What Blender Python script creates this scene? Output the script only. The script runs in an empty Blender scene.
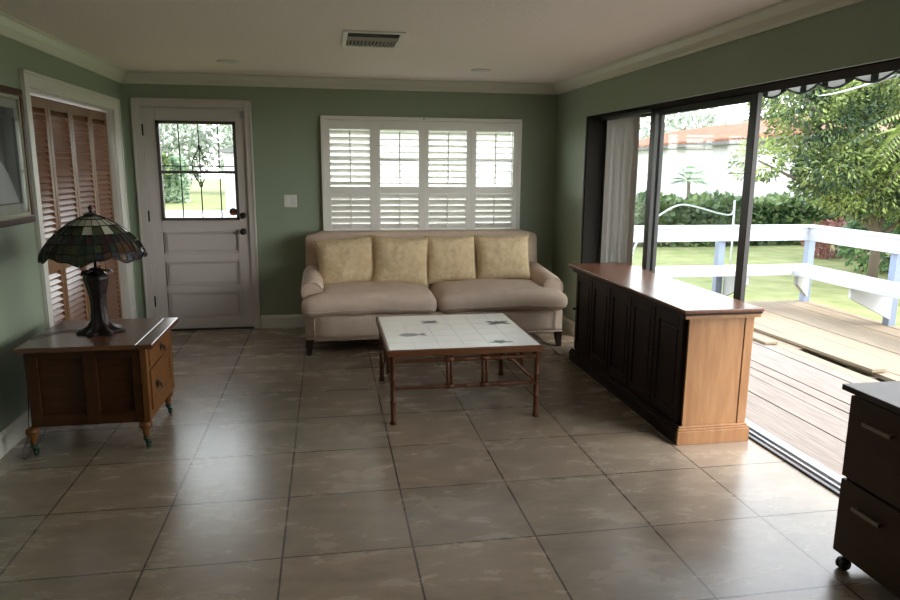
import bpy, bmesh, math, random
from mathutils import Vector, Matrix, noise
rnd = random.Random(7)
PI = math.pi
C = bpy.context.scene.collection
S = bpy.context.scene

# ------------------------------------------------------------ materials
def mat(name, col, rough=.6, metal=0., var=None, scale=(1, 1, 1), nscale=8., bump=0., bscale=40., spec=.5, coat=0.):
    """principled material; var = second colour mixed in by a stretched noise"""
    m = bpy.data.materials.new(name); m.use_nodes = True
    nt = m.node_tree; n = nt.nodes; l = nt.links; b = n['Principled BSDF']
    b.inputs['Base Color'].default_value = (*col, 1); b.inputs['Roughness'].default_value = rough
    b.inputs['Metallic'].default_value = metal; b.inputs['Specular IOR Level'].default_value = spec
    b.inputs['Coat Weight'].default_value = coat; b.inputs['Coat Roughness'].default_value = .15
    tc = n.new('ShaderNodeTexCoord'); mp = n.new('ShaderNodeMapping'); mp.inputs['Scale'].default_value = scale
    l.new(tc.outputs['Object'], mp.inputs['Vector'])
    if var:
        nz = n.new('ShaderNodeTexNoise'); nz.inputs['Scale'].default_value = nscale; nz.inputs['Detail'].default_value = 6
        nz.inputs['Distortion'].default_value = .4
        rp = n.new('ShaderNodeValToRGB'); rp.color_ramp.elements[0].position = .3; rp.color_ramp.elements[1].position = .7
        rp.color_ramp.elements[0].color = (*col, 1); rp.color_ramp.elements[1].color = (*var, 1)
        l.new(mp.outputs[0], nz.inputs['Vector']); l.new(nz.outputs['Fac'], rp.inputs[0]); l.new(rp.outputs[0], b.inputs['Base Color'])
    if bump:
        n2 = n.new('ShaderNodeTexNoise'); n2.inputs['Scale'].default_value = bscale; n2.inputs['Detail'].default_value = 4
        bp = n.new('ShaderNodeBump'); bp.inputs['Strength'].default_value = bump; bp.inputs['Distance'].default_value = .01
        l.new(mp.outputs[0], n2.inputs['Vector']); l.new(n2.outputs['Fac'], bp.inputs['Height']); l.new(bp.outputs[0], b.inputs['Normal'])
    return m

def glass_mat(name, tint=(1, 1, 1), refl=1.0):
    m = bpy.data.materials.new(name); m.use_nodes = True
    nt = m.node_tree; n = nt.nodes; l = nt.links; n.remove(n['Principled BSDF'])
    out = n['Material Output']; t = n.new('ShaderNodeBsdfTransparent'); t.inputs[0].default_value = (*tint, 1)
    g = n.new('ShaderNodeBsdfGlossy'); g.inputs['Roughness'].default_value = .01
    lw = n.new('ShaderNodeLayerWeight'); lw.inputs['Blend'].default_value = .5
    pw_ = n.new('ShaderNodeMath'); pw_.operation = 'POWER'; pw_.inputs[1].default_value = 5; l.new(lw.outputs['Facing'], pw_.inputs[0])
    fr = n.new('ShaderNodeMath'); fr.operation = 'MULTIPLY_ADD'; fr.inputs[1].default_value = .95; fr.inputs[2].default_value = .012*refl; l.new(pw_.outputs[0], fr.inputs[0])
    mx = n.new('ShaderNodeMixShader'); l.new(fr.outputs[0], mx.inputs[0]); l.new(t.outputs[0], mx.inputs[1]); l.new(g.outputs[0], mx.inputs[2])
    l.new(mx.outputs[0], out.inputs[0]); return m

def tile_floor_mat(s, ox, oy):
    m = bpy.data.materials.new('floor_tile'); m.use_nodes = True
    nt = m.node_tree; n = nt.nodes; l = nt.links; b = n['Principled BSDF']
    tc = n.new('ShaderNodeTexCoord'); mp = n.new('ShaderNodeMapping')
    mp.inputs['Location'].default_value = (-ox+20*s, -oy+20*s, 0); l.new(tc.outputs['Object'], mp.inputs['Vector'])
    br = n.new('ShaderNodeTexBrick'); br.offset = 0; br.squash = 1
    br.inputs['Scale'].default_value = 1; br.inputs['Brick Width'].default_value = s; br.inputs['Row Height'].default_value = s
    br.inputs['Mortar Size'].default_value = .0045; br.inputs['Mortar Smooth'].default_value = .1
    br.inputs['Color1'].default_value = (.232, .192, .148, 1); br.inputs['Color2'].default_value = (.295, .226, .166, 1)
    br.inputs['Mortar'].default_value = (.06, .045, .035, 1); l.new(mp.outputs[0], br.inputs['Vector'])
    nz = n.new('ShaderNodeTexNoise'); nz.inputs['Scale'].default_value = 4.2; nz.inputs['Detail'].default_value = 8; nz.inputs['Roughness'].default_value = .66
    nz.inputs['Distortion'].default_value = .25; m2 = n.new('ShaderNodeMapping'); m2.inputs['Scale'].default_value = (.7, 1.5, 1); m2.inputs['Rotation'].default_value = (0, 0, .3); l.new(mp.outputs[0], m2.inputs['Vector']); l.new(m2.outputs[0], nz.inputs['Vector'])
    rp = n.new('ShaderNodeValToRGB'); e = rp.color_ramp.elements; e[0].position = .28; e[0].color = (.62, .57, .53, 1); e[1].position = .82; e[1].color = (1.5, 1.49, 1.46, 1)
    l.new(nz.outputs['Fac'], rp.inputs[0])
    mx = n.new('ShaderNodeMix'); mx.data_type = 'RGBA'; mx.blend_type = 'MULTIPLY'; mx.inputs[0].default_value = .8
    l.new(br.outputs['Color'], mx.inputs[6]); l.new(rp.outputs[0], mx.inputs[7]); l.new(mx.outputs[2], b.inputs['Base Color']); b.inputs['Specular IOR Level'].default_value = .55
    rr = n.new('ShaderNodeMapRange'); rr.inputs[3].default_value = .24; rr.inputs[4].default_value = .30
    l.new(nz.outputs['Fac'], rr.inputs[0]); l.new(rr.outputs[0], b.inputs['Roughness'])
    bp = n.new('ShaderNodeBump'); bp.inputs['Strength'].default_value = .5; bp.inputs['Distance'].default_value = .003; bp.invert = True
    l.new(br.outputs['Fac'], bp.inputs['Height'])
    b2 = n.new('ShaderNodeBump'); b2.inputs['Strength'].default_value = .03; b2.inputs['Distance'].default_value = .004
    l.new(bp.outputs[0], b.inputs['Normal'])
    return m

M = {}
M['wall'] = mat('sage_paint', (.27, .325, .24), .55, bump=.06, bscale=90)
M['ceiling'] = mat('ceiling_paint', (.88, .79, .73), .8, bump=.3, bscale=60)
M['white'] = mat('white_paint', (.66, .64, .59), .4)
M['crown'] = mat('crown_paint', (.68, .67, .58), .4)
M['doorwhite'] = mat('door_paint', (.56, .52, .49), .35)
M['shutter'] = mat('shutter_paint', (.80, .78, .74), .3)
M['floor'] = tile_floor_mat(.5506, -.7729, 2.7259)
M['glass'] = glass_mat('window_glass', (.96, .98, .97))
M['bronze'] = mat('bronze_aluminium', (.028, .025, .024), .45)
M['alu'] = mat('grey_aluminium', (.45, .46, .47), .35, .8)
M['dark_metal'] = mat('dark_metal', (.04, .035, .03), .45, .7)
M['louver_wood'] = mat('red_oak_louver', (.15, .060, .032), .3, var=(.18, .078, .04), scale=(3, 2, 12), nscale=5)
M['stile_wood'] = mat('oak_stile', (.17, .08, .035), .4, var=(.23, .115, .05), scale=(12, 12, 1), nscale=5)
M['chest_wood'] = mat('chest_oak_shaded', (.036, .011, .003), .42, var=(.060, .020, .006), scale=(1.5, 9, 9), nscale=4, spec=.22)  # darkened oak: shade on the viewer's side put into the colour
M['chest_front'] = mat('chest_oak_lit', (.11, .040, .010), .4, var=(.17, .068, .018), scale=(9, 9, 1.5), nscale=4, spec=.25)  # lighter copy of the oak, daylight from the slider put into its colour
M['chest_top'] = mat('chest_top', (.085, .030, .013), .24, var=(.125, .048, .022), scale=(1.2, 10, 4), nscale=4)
M['tile_side'] = mat('warm_oak', (.24, .108, .040), .38, var=(.33, .165, .066), scale=(9, 9, 1.2), nscale=3, bump=.05, bscale=8)
M['cab_dark'] = mat('dark_walnut', (.016, .009, .007), .5, var=(.030, .015, .010), scale=(10, 10, 1.3), nscale=4, spec=.2)
M['cab_top'] = mat('cabinet_top', (.10, .042, .024), .27, var=(.15, .065, .036), scale=(10, 1, 8), nscale=3, spec=.32)
M['brown_laminate'] = mat('brown_laminate', (.052, .027, .014), .55, var=(.066, .034, .018), scale=(2, 1, 8), nscale=5, spec=.25)
M['laminate_top'] = mat('laminate_top', (.05, .036, .03), .4, spec=.3)
M['black_plastic'] = mat('black_plastic', (.012, .012, .012), .4)
M['sofa'] = mat('sofa_fabric', (.60, .465, .375), .95, var=(.66, .52, .42), nscale=14, bump=.5, bscale=260, spec=.15)
M['pillow'] = mat('pillow_fabric', (.68, .54, .36), .9, var=(.54, .40, .23), nscale=22, bump=.4, bscale=120, spec=.15)
M['sofa_leg'] = mat('espresso_wood', (.022, .010, .007), .35)
M['bamboo'] = mat('bamboo', (.050, .016, .006), .42, var=(.12, .042, .014), scale=(1, 1, 1), nscale=14, spec=.3)
M['table_edge'] = mat('table_edge_wood', (.095, .034, .013), .38, var=(.15, .058, .022), scale=(2, 12, 12), nscale=5, spec=.3)
M['tile_white'] = mat('white_tile', (.80, .79, .75), .22, var=(.84, .83, .79), nscale=5)
M['grout'] = mat('grout', (.66, .63, .58), .8)
M['ink'] = mat('glaze_blue', (.06, .075, .09), .3)
M['ink_green'] = mat('glaze_green', (.10, .17, .12), .3)
M['lamp_bronze'] = mat('lamp_bronze', (.010, .007, .008), .4, .4, var=(.025, .013, .012), nscale=20, bump=.5, bscale=30)
M['verdigris'] = mat('verdigris_brass', (.012, .05, .03), .4, .5)
M['green_felt'] = M['verdigris']
M['brass'] = mat('aged_brass', (.14, .09, .04), .35, .9)
M['cord'] = mat('dark_cord', (.02, .012, .01), .5)
M['whiteplastic'] = mat('white_plastic', (.7, .7, .66), .35)
M['vane'] = mat('vane_fabric', (.56, .55, .53), .7, var=(.62, .60, .58), scale=(1, 1, .2), nscale=10)
M['deck'] = mat('deck_wood_weathered', (.165, .125, .10), .85, var=(.255, .21, .175), scale=(16, .9, 4), nscale=4, bump=.3, bscale=10)
M['deck_new'] = mat('deck_wood_tan', (.21, .155, .10), .85, var=(.285, .22, .145), scale=(16, .9, 4), nscale=4, bump=.3, bscale=10)
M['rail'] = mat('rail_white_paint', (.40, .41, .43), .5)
M['post'] = mat('post_shaded_white', (.17, .205, .28), .6)  # white posts, their bluish shade put into the colour
M['stucco'] = mat('white_stucco', (.45, .45, .45), .8)
M['soil'] = mat('soil', (.05, .04, .03), .95)
M['bark'] = mat('bark', (.09, .07, .05), .9, bump=.6, bscale=20)
M['driveway'] = mat('concrete_drive', (.55, .53, .5), .8)
M['pane_dark'] = mat('dark_window_pane', (.05, .07, .09), .1)

def grass_mat():
    m = mat('lawn_grass', (.15, .17, .065), .9, var=(.235, .245, .115), nscale=2.2, bump=.8, bscale=30, spec=.1); return m
M['grass'] = grass_mat()
def leaf_mat(name, a, b):
    m = bpy.data.materials.new(name); m.use_nodes = True; nt = m.node_tree; n = nt.nodes; l = nt.links; p = n['Principled BSDF']
    p.inputs['Roughness'].default_value = .5
    g = n.new('ShaderNodeNewGeometry'); rp = n.new('ShaderNodeValToRGB')
    rp.color_ramp.elements[0].color = (*a, 1); rp.color_ramp.elements[1].color = (*b, 1); rp.color_ramp.elements[0].position = .2
    tc = n.new('ShaderNodeTexCoord'); nz = n.new('ShaderNodeTexNoise'); nz.inputs['Scale'].default_value = 1.6; nz.inputs['Detail'].default_value = 3; l.new(tc.outputs['Object'], nz.inputs['Vector'])
    m1 = n.new('ShaderNodeMath'); m1.operation = 'MULTIPLY_ADD'; m1.inputs[1].default_value = 2.6; m1.inputs[2].default_value = -1.08; l.new(nz.outputs['Fac'], m1.inputs[0])
    m2 = n.new('ShaderNodeMath'); m2.operation = 'MULTIPLY_ADD'; m2.inputs[1].default_value = .55; l.new(g.outputs['Random Per Island'], m2.inputs[0]); l.new(m1.outputs[0], m2.inputs[2])
    l.new(m2.outputs[0], rp.inputs[0]); l.new(rp.outputs[0], p.inputs['Base Color'])
    t = n.new('ShaderNodeBsdfTranslucent'); l.new(rp.outputs[0], t.inputs[0])
    mx = n.new('ShaderNodeMixShader'); mx.inputs[0].default_value = .25; l.new(p.outputs[0], mx.inputs[1]); l.new(t.outputs[0], mx.inputs[2])
    l.new(mx.outputs[0], n['Material Output'].inputs[0]); return m
M['leaf_lime'] = leaf_mat('leaf_lime', (.012, .036, .014), (.27, .34, .09))
M['leaf_deep'] = leaf_mat('leaf_deep', (.035, .085, .035), (.16, .27, .09))
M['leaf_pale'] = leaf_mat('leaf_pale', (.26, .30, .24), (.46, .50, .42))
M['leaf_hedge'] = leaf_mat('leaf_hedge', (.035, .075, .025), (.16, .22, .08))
M['leaf_hazed'] = leaf_mat('leaf_hazed', (.16, .25, .16), (.34, .42, .28))  # hedge green paled, haze of the door glass put into the leaf colour
M['leaf_red'] = leaf_mat('leaf_red', (.20, .08, .07), (.36, .18, .13))
M['petal'] = leaf_mat('petal_pink', (.65, .35, .38), (.85, .75, .75))
M['leaf_blue'] = leaf_mat('leaf_yucca', (.16, .26, .16), (.34, .44, .28))

def roof_tile_mat():
    m = mat('clay_roof', (.20, .080, .048), .85, var=(.27, .125, .075), nscale=1.5)
    return m
M['roof'] = roof_tile_mat()
M['roof_grey'] = mat('grey_shingle_roof', (.12, .12, .12), .9)

# ------------------------------------------------------------ mesh helpers
def bx(bm, x0, x1, y0, y1, z0, z1, mi=0, rot=None):
    c = Vector(((x0+x1)/2, (y0+y1)/2, (z0+z1)/2)); vs = []
    for z in (z0, z1):
        for x, y in ((x0, y0), (x1, y0), (x1, y1), (x0, y1)):
            p = Vector((x, y, z))
            if rot is not None: p = c + rot @ (p-c)
            vs.append(bm.verts.new(p))
    for f in ((3, 2, 1, 0), (4, 5, 6, 7), (0, 1, 5, 4), (1, 2, 6, 5), (2, 3, 7, 6), (3, 0, 4, 7)):
        bm.faces.new([vs[i] for i in f]).material_index = mi
    return vs

def prism(bm, pts, d, n0=None, mi=0):
    """extrude a closed polygon (list of Vectors) along vector d"""
    d = Vector(d); a = [bm.verts.new(p) for p in pts]; b = [bm.verts.new(Vector(p)+d) for p in pts]; k = len(a)
    fs = [bm.faces.new(a[::-1]), bm.faces.new(b)]
    for i in range(k): fs.append(bm.faces.new((a[i], a[(i+1) % k], b[(i+1) % k], b[i])))
    for f in fs: f.material_index = mi
    return fs

def tube(bm, pts, r, seg=10, mi=0, caps=True):
    pts = [Vector(p) for p in pts]; rs = r if isinstance(r, (list, tuple)) else [r]*len(pts); rings = []
    up = None
    for i, p in enumerate(pts):
        t = (pts[min(i+1, len(pts)-1)]-pts[max(i-1, 0)]).normalized()
        if up is None or abs(t.dot(up)) > .95: up = Vector((0, 0, 1)) if abs(t.z) < .9 else Vector((1, 0, 0))
        a = t.cross(up).normalized(); b = a.cross(t).normalized(); up = b
        rings.append([bm.verts.new(p+(a*math.cos(2*PI*k/seg)+b*math.sin(2*PI*k/seg))*rs[i]) for k in range(seg)])
    for i in range(len(rings)-1):
        for k in range(seg):
            f = bm.faces.new((rings[i][k], rings[i][(k+1) % seg], rings[i+1][(k+1) % seg], rings[i+1][k])); f.smooth = True; f.material_index = mi
    if caps:
        for rg, fl in ((rings[0], 1), (rings[-1], 0)):
            f = bm.faces.new(rg[::-1] if fl else rg); f.material_index = mi

def lathe(bm, prof, c=(0, 0, 0), seg=24, mi=0, wob=None, axis='Z'):
    rings = []
    for j, (r, z) in enumerate(prof):
        ring = []
        for k in range(seg):
            a = 2*PI*k/seg; rr = max(r, 1e-4)*(1+(wob(a, j) if wob else 0))
            v = (rr*math.cos(a), rr*math.sin(a), z)
            if axis == 'Y': v = (v[0], v[2], v[1])
            if axis == 'X': v = (v[2], v[0], v[1])
            ring.append(bm.verts.new((v[0]+c[0], v[1]+c[1], v[2]+c[2])))
        rings.append(ring)
    for i in range(len(rings)-1):
        for k in range(seg):
            f = bm.faces.new((rings[i][k], rings[i][(k+1) % seg], rings[i+1][(k+1) % seg], rings[i+1][k])); f.smooth = True; f.material_index = mi
    for rg, fl in ((rings[0], 1), (rings[-1], 0)):
        f = bm.faces.new(rg[::-1] if fl else rg); f.material_index = mi

def obj(name, bm, m, parent=None, bevel=0, smooth=False, sub=0, at=None, seg=2):
    bmesh.ops.recalc_face_normals(bm, faces=bm.faces)
    if at is not None: bmesh.ops.translate(bm, verts=bm.verts, vec=-Vector(at))
    me = bpy.data.meshes.new(name); bm.to_mesh(me); bm.free()
    o = bpy.data.objects.new(name, me); C.objects.link(o)
    for mm in (m if isinstance(m, (list, tuple)) else [m]): me.materials.append(mm)
    if at is not None: o.location = at
    if smooth:
        for f in me.polygons: f.use_smooth = True
    if bevel:
        b = o.modifiers.new('bevel', 'BEVEL'); b.width = bevel; b.segments = seg; b.limit_method = 'ANGLE'; b.angle_limit = .6
    if sub:
        s = o.modifiers.new('sub', 'SUBSURF'); s.levels = sub; s.render_levels = sub
    if parent is not None:
        o.parent = parent
    return o
def nb(): return bmesh.new()
def box(name, b, m, parent=None, bevel=0, **k):
    bm = nb(); bx(bm, *b); return obj(name, bm, m, parent, bevel, **k)
def tag(o, label, cat, group=None, kind=None):
    o['label'] = label; o['category'] = cat
    if group: o['group'] = group
    if kind: o['kind'] = kind
    return o
def thing(name, label, cat, loc=(0, 0, 0), rz=0, group=None):
    o = bpy.data.objects.new(name, None); C.objects.link(o); o.location = loc; o.rotation_euler = (0, 0, rz)
    o.empty_display_size = .1; return tag(o, label, cat, group)
def struct(o, label=None):
    o['kind'] = 'structure'
    if label: o['label'] = label
    return o
def sroot(name, label=None, loc=(0, 0, 0)):
    o = bpy.data.objects.new(name, None); C.objects.link(o); o.location = loc; return struct(o, label)
def copy_tree(o, parent=None):
    c = o.copy(); C.objects.link(c)
    if parent is not None: c.parent = parent
    for ch in list(o.children): copy_tree(ch, c)
    return c
V = Vector
def rotx(a): return Matrix.Rotation(a, 3, 'X')
def roty(a): return Matrix.Rotation(a, 3, 'Y')
def rotz(a): return Matrix.Rotation(a, 3, 'Z')

# ------------------------------------------------------------ room shell
XL, XR, YB, YN, H = -1.84, 2.35, 7.05, -2.2, 2.44
T = .26
FLX = 2.50                                   # inner edge of slider track
struct(box('floor', (XL-.9, FLX+.14, YN-.2, YB+.2, -.12, 0), M['floor']), 'large square beige stone look floor tiles')
struct(box('ceiling', (XL-.2, XR+T+.02, YN-.2, YB+.2, H, H+.15), M['ceiling']), 'off white textured ceiling')
# back of the picture: wall with front door and shuttered window
DX0, DX1, DZ = -1.685, -.755, 2.145           # door opening
WX0, WX1, WZ0, WZ1 = -.03, 1.955, .90, 2.03     # window opening
bm = nb()
bx(bm, XL-.2, DX0, YB, YB+.2, 0, H); bx(bm, DX0, DX1, YB, YB+.2, DZ, H); bx(bm, DX1, WX0, YB, YB+.2, 0, H)
bx(bm, WX0, WX1, YB, YB+.2, 0, WZ0); bx(bm, WX0, WX1, YB, YB+.2, WZ1, H); bx(bm, WX1, XR+T, YB, YB+.2, 0, H)
struct(obj('wall_front', bm, M['wall']), 'sage green wall behind the sofa')
CY0, CY1, CZ = 4.92, 6.72, 2.085              # closet opening
bm = nb()
bx(bm, XL-.14, XL, YN-.2, CY0, 0, H); bx(bm, XL-.14, XL, CY0, CY1, CZ, H); bx(bm, XL-.14, XL, CY1, YB, 0, H)
struct(obj('wall_left', bm, M['wall']), 'sage green wall with the louvered closet')
bm = nb(); bx(bm, XL-.85, XL-.8, CY0-.2, CY1+.2, 0, H); bx(bm, XL-.85, XL-.14, CY0-.25, CY0-.2, 0, H); bx(bm, XL-.85, XL-.14, CY1+.2, CY1+.25, 0, H)
struct(obj('wall_closet', bm, M['white']), 'closet interior')
SY0, SY1, SZ = 1.25, 6.22, 2.075              # slider opening
bm = nb()
bx(bm, XR, XR+T, SY1, YB, 0, H); bx(bm, XR, XR+.02, SY0, SY1, SZ, H); bx(bm, XR+.02, XR+T, SY0, SY1, 2.15, H); bx(bm, XR, XR+T, YN-.2, SY0, 0, H)
struct(obj('wall_right', bm, M['wall']), 'sage green wall around the sliding door')
struct(box('wall_back', (XL-.2, XR+T, YN-.2, YN, 0, H), M['wall']), 'sage green wall behind the viewer')

# crown moulding
def crown(name, p0, p1, inward):
    p0, p1, n = V(p0), V(p1), V(inward); u = V((0, 0, 1))
    prof = [(0, -.095), (.012, -.095), (.016, -.078), (.03, -.066), (.05, -.05), (.062, -.03), (.072, -.014), (.085, -.010), (.085, 0), (0, 0)]
    bm = nb(); prism(bm, [p0+n*a+u*b for a, b in prof], p1-p0); return struct(obj(name, bm, M['crown']), 'cream crown moulding')
crown('trim_1', (XL, YB, H), (XR, YB, H), (0, -1, 0))
crown('trim_2', (XL, YN, H), (XL, YB, H), (1, 0, 0))
crown('trim_3', (XR, YN, H), (XR, YB, H), (-1, 0, 0))
# baseboards
def base(name, p0, p1, inward):
    p0, p1, n = V(p0), V(p1), V(inward); u = V((0, 0, 1))
    prof = [(0, 0), (.016, 0), (.016, .105), (.010, .118), (.006, .13), (0, .13)]
    bm = nb(); prism(bm, [p0+n*a+u*b for a, b in prof], p1-p0); return struct(obj(name, bm, M['crown']), 'cream baseboard')
base('baseboard_front', (-.685, YB, 0), (XR, YB, 0), (0, -1, 0))
base('baseboard_left', (XL, YN, 0), (XL, 4.80, 0), (1, 0, 0))
base('baseboard_right', (XR, SY1+.01, 0), (XR, YB-.02, 0), (-1, 0, 0))

# ------------------------------------------------------------ front door
dr = sroot('door_1', 'cream front door with a leaded upper window', (DX0, YB, 0))
DL = lambda o: o
def dchild(name, bm, m, parent=dr, **k):
    off = V((DX0, YB, 0)) if parent is dr else V((0, 0, 0))
    bmesh.ops.translate(bm, verts=bm.verts, vec=-V((DX0, YB, 0)))
    return obj(name, bm, m, parent, **k)
sx0, sx1, sy0, sy1, sz0, sz1 = DX0+.012, DX1-.012, YB+.01, YB+.055, .015, DZ-.012
gx0, gx1, gz0, gz1 = -1.565, -.845, 1.085, 2.02
bm = nb()  # slab with stiles and rails, window opening, three recessed panels
px0, px1 = -1.565, -.87
pz = [(.12, .375), (.445, .68), (.765, .97)]
bx(bm, sx0, gx0, sy0, sy1, sz0, sz1); bx(bm, gx1, sx1, sy0, sy1, sz0, sz1)
bx(bm, gx0, gx1, sy0, sy1, gz1, sz1)
bx(bm, gx0, px0, sy0, sy1, sz0, gz0); bx(bm, px1, gx1, sy0, sy1, sz0, gz0)
zs = [sz0]+[z for q in pz for z in q]+[gz0]
for i in range(0, len(zs), 2): bx(bm, px0, px1, sy0, sy1, zs[i], zs[i+1])
dchild('door_slab', bm, M['doorwhite'], bevel=.003)
for z0, z1 in pz:
    bm = nb(); bx(bm, px0, px1, sy0+.026, sy1-.005, z0, z1); bx(bm, px0+.03, px1-.03, sy0+.014, sy0+.028, z0+.028, z1-.028)
    dchild('door_panel', bm, M['doorwhite'], bevel=.004)
bm = nb(); w = .028
bx(bm, gx0, gx1, sy0-.012, sy1, gz0, gz0+w); bx(bm, gx0, gx1, sy0-.012, sy1, gz1-w, gz1)
bx(bm, gx0, gx0+w, sy0-.012, sy1, gz0, gz1); bx(bm, gx1-w, gx1, sy0-.012, sy1, gz0, gz1)
zm = 1.545; bx(bm, gx0, gx1, sy0-.006, sy1, zm-.014, zm+.014)
dchild('window_frame', bm, mat('brown_sash', (.09, .075, .065), .45), bevel=.002)
bm = nb(); bx(bm, gx0+.01, gx1-.01, sy0+.02, sy0+.024, gz0+.01, gz1-.01); gl = dchild('window_glass', bm, M['glass'])
bm = nb()   # security grille with scroll work
yy = sy1+.03
gw = gx1-gx0
for k in range(1, 4):
    xx = gx0+gw*(k/4)+.005; tube(bm, [(xx, yy, gz0-.02), (xx, yy, gz1+.02)], .0065, 6)
tube(bm, [(gx0, yy, zm+.055), (gx1, yy, zm+.055)], .006, 6); 
cx = gx0+gw*.5+.005
for s in (-1, 1):
    def gp(q): return [(cx+s*x_*.78, yy, zm+.03+(z_)*.66) for x_, z_ in q]
    tube(bm, gp([(.012, -.26), (.02, -.2), (.06, -.12), (.085, -.04), (.095, .05), (.09, .12), (.06, .18), (.02, .25), (.012, .29), (.035, .31)]), .006, 6)
    tube(bm, gp([(.05+.028*math.cos(a)*(1-a/9), .145+.028*math.sin(a)*(1-a/9)) for a in [i*.6 for i in range(11)]]), .0065, 6)
    tube(bm, gp([(.045+.022*math.cos(a)*(1-a/9), -.085-.022*math.sin(a)*(1-a/9)) for a in [i*.6 for i in range(11)]]), .006, 6)
lathe(bm, [(.001, -.02), (.016, 0), (.001, .035)], (cx, yy, zm+.24), 8)
lathe(bm, [(.001, -.02), (.014, 0), (.001, .02)], (cx, yy, zm-.10), 8)
dchild('iron_grille', bm, M['dark_metal'])
def knob(x, z, r):
    bm = nb(); lathe(bm, [(r*1.05, 0), (r*1.05, -.008), (r*.45, -.012), (r*.42, -.03), (r*.85, -.04), (r, -.055), (r*.8, -.07), (.001, -.074)], (x, sy0, z), 20, axis='Y')
    return bm
dchild('door_knob', knob(-.815, .975, .03), M['dark_metal'])
bm = nb(); lathe(bm, [(.03, 0), (.03, -.012), (.024, -.018), (.001, -.02)], (-.812, sy0, 1.13), 20, axis='Y'); bx(bm, -.816, -.808, sy0-.03, sy0-.018, 1.115, 1.145)
dchild('deadbolt', bm, M['dark_metal'])
for z in (1.93, 1.13, .30):
    bm = nb(); bx(bm, DX0-.016, DX0+.010, YB-.008, sy0, z-.05, z+.05); tube(bm, [(DX0+.008, YB-.012, z-.052), (DX0+.008, YB-.012, z+.052)], .008, 8)
    dchild('hinge', bm, M['dark_metal'])
bm = nb(); bx(bm, -.80, -.755, sy0-.02, sy0, 2.05, 2.11); dchild('latch_bracket', bm, M['alu'], bevel=.004)
bm = nb(); lathe(bm, [(.038, .0), (.038, -.002)], (-.905, sy0+.018, 1.165), 24, axis='Y'); st = dchild('sticker', bm, mat('sticker_navy', (.02, .02, .05), .4))
bm = nb(); lathe(bm, [(.026, .0), (.026, -.001)], (-.905, sy0+.0155, 1.158), 24, axis='Y'); dchild('sticker_badge', bm, mat('sticker_orange', (.55, .17, .03), .4))
bm = nb(); bx(bm, -.93, -.88, sy0+.0125, sy0+.0143, 1.157, 1.173); dchild('sticker_band', bm, mat('sticker_dark', (.03, .02, .02), .4))
# casing and threshold
bm = nb()
def casing_box(bm, x0, x1, z0, z1):
    bx(bm, x0, x1, YB-.018, YB, z0, z1)
bx(bm, -1.765, DX0, YB-.018, YB, 0, 2.22); bx(bm, DX1, -.69, YB-.018, YB, 0, 2.22); bx(bm, DX0, DX1, YB-.018, YB, DZ, 2.22)
bx(bm, -1.765, -1.745, YB-.028, YB-.018, 0, 2.22); bx(bm, -.71, -.69, YB-.028, YB-.018, 0, 2.22); bx(bm, -1.765, -.69, YB-.028, YB-.018, 2.2, 2.22)
bx(bm, DX0, DX0+.012, YB, YB+.2, 0, DZ); bx(bm, DX1-.012, DX1, YB, YB+.2, 0, DZ); bx(bm, DX0, DX1, YB, YB+.2, DZ-.012, DZ)
struct(obj('trim_4', bm, M['doorwhite'], bevel=.003), 'cream casing around the front door')
struct(box('trim_5', (DX0, DX1, YB-.01, YB+.22, 0, .014), M['dark_metal'], bevel=.003), 'front door threshold')

# ------------------------------------------------------------ closet louvered bifold doors
cd = sroot('door_2', 'reddish wood louvered bifold closet doors', (XL, CY0, 0))
pw = (CY1-CY0-.03)/4
def lv_panel(y0, withknob):
    X0, X1 = XL-.085, XL-.052
    bm = nb()
    y1 = y0+pw-.005; sw = .048
    for a, b in ((y0, y0+sw), (y1-sw, y1)): bx(bm, X0, X1, a, b, .02, CZ-.03)
    for a, b in ((.02, .18), (.87, .99), (CZ-.10, CZ-.03)): bx(bm, X0, X1, y0+sw, y1-sw, a, b)
    bmesh.ops.translate(bm, verts=bm.verts, vec=-V((XL, CY0, 0)))
    pn = obj('door_panel', bm, M['stile_wood'], cd, bevel=.002)
    bm = nb()
    for za, zb in ((.18, .87), (.99, CZ-.10)):
        n = int((zb-za)/.041); st = (zb-za)/n
        for i in range(n):
            z = za+st*(i+.5); bx(bm, (X0+X1)/2-.027, (X0+X1)/2+.027, y0+sw-.004, y1-sw+.004, z-.0035, z+.0035, rot=roty(math.radians(56)))
    bmesh.ops.translate(bm, verts=bm.verts, vec=-V((XL, CY0, 0)))
    obj('louvers', bm, M['louver_wood'], pn)
    if withknob:
        bm = nb(); yk = withknob
        lathe(bm, [(.012, 0), (.010, .012), (.02, .022), (.017, .034), (.001, .038)], (X1, yk, .93), 16, axis='X')
        bmesh.ops.translate(bm, verts=bm.verts, vec=-V((XL, CY0, 0)))
        obj('knob', bm, M['louver_wood'], pn)
for i in range(4):
    y0 = CY0+.012+i*(pw+.002)
    lv_panel(y0, {1: y0+.03, 3: 0}.get(i, 0) if i != 2 else y0+pw-.04)
bm = nb()
bx(bm, XL, XL+.018, 4.82, CY0, 0, 2.185); bx(bm, XL, XL+.018, CY1, 6.87, 0, 2.185); bx(bm, XL, XL+.018, CY0, CY1, CZ, 2.185)
bx(bm, XL+.018, XL+.028, 4.82, 4.84, 0, 2.185); bx(bm, XL+.018, XL+.028, 6.85, 6.87, 0, 2.185); bx(bm, XL+.018, XL+.028, 4.82, 6.87, 2.165, 2.185)
bx(bm, XL-.14, XL, CY0, CY0+.01, 0, CZ); bx(bm, XL-.14, XL, CY1-.01, CY1, 0, CZ); bx(bm, XL-.14, XL, CY0, CY1, CZ-.01, CZ)
struct(obj('trim_6', bm, M['white'], bevel=.003), 'white casing around the closet')

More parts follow.
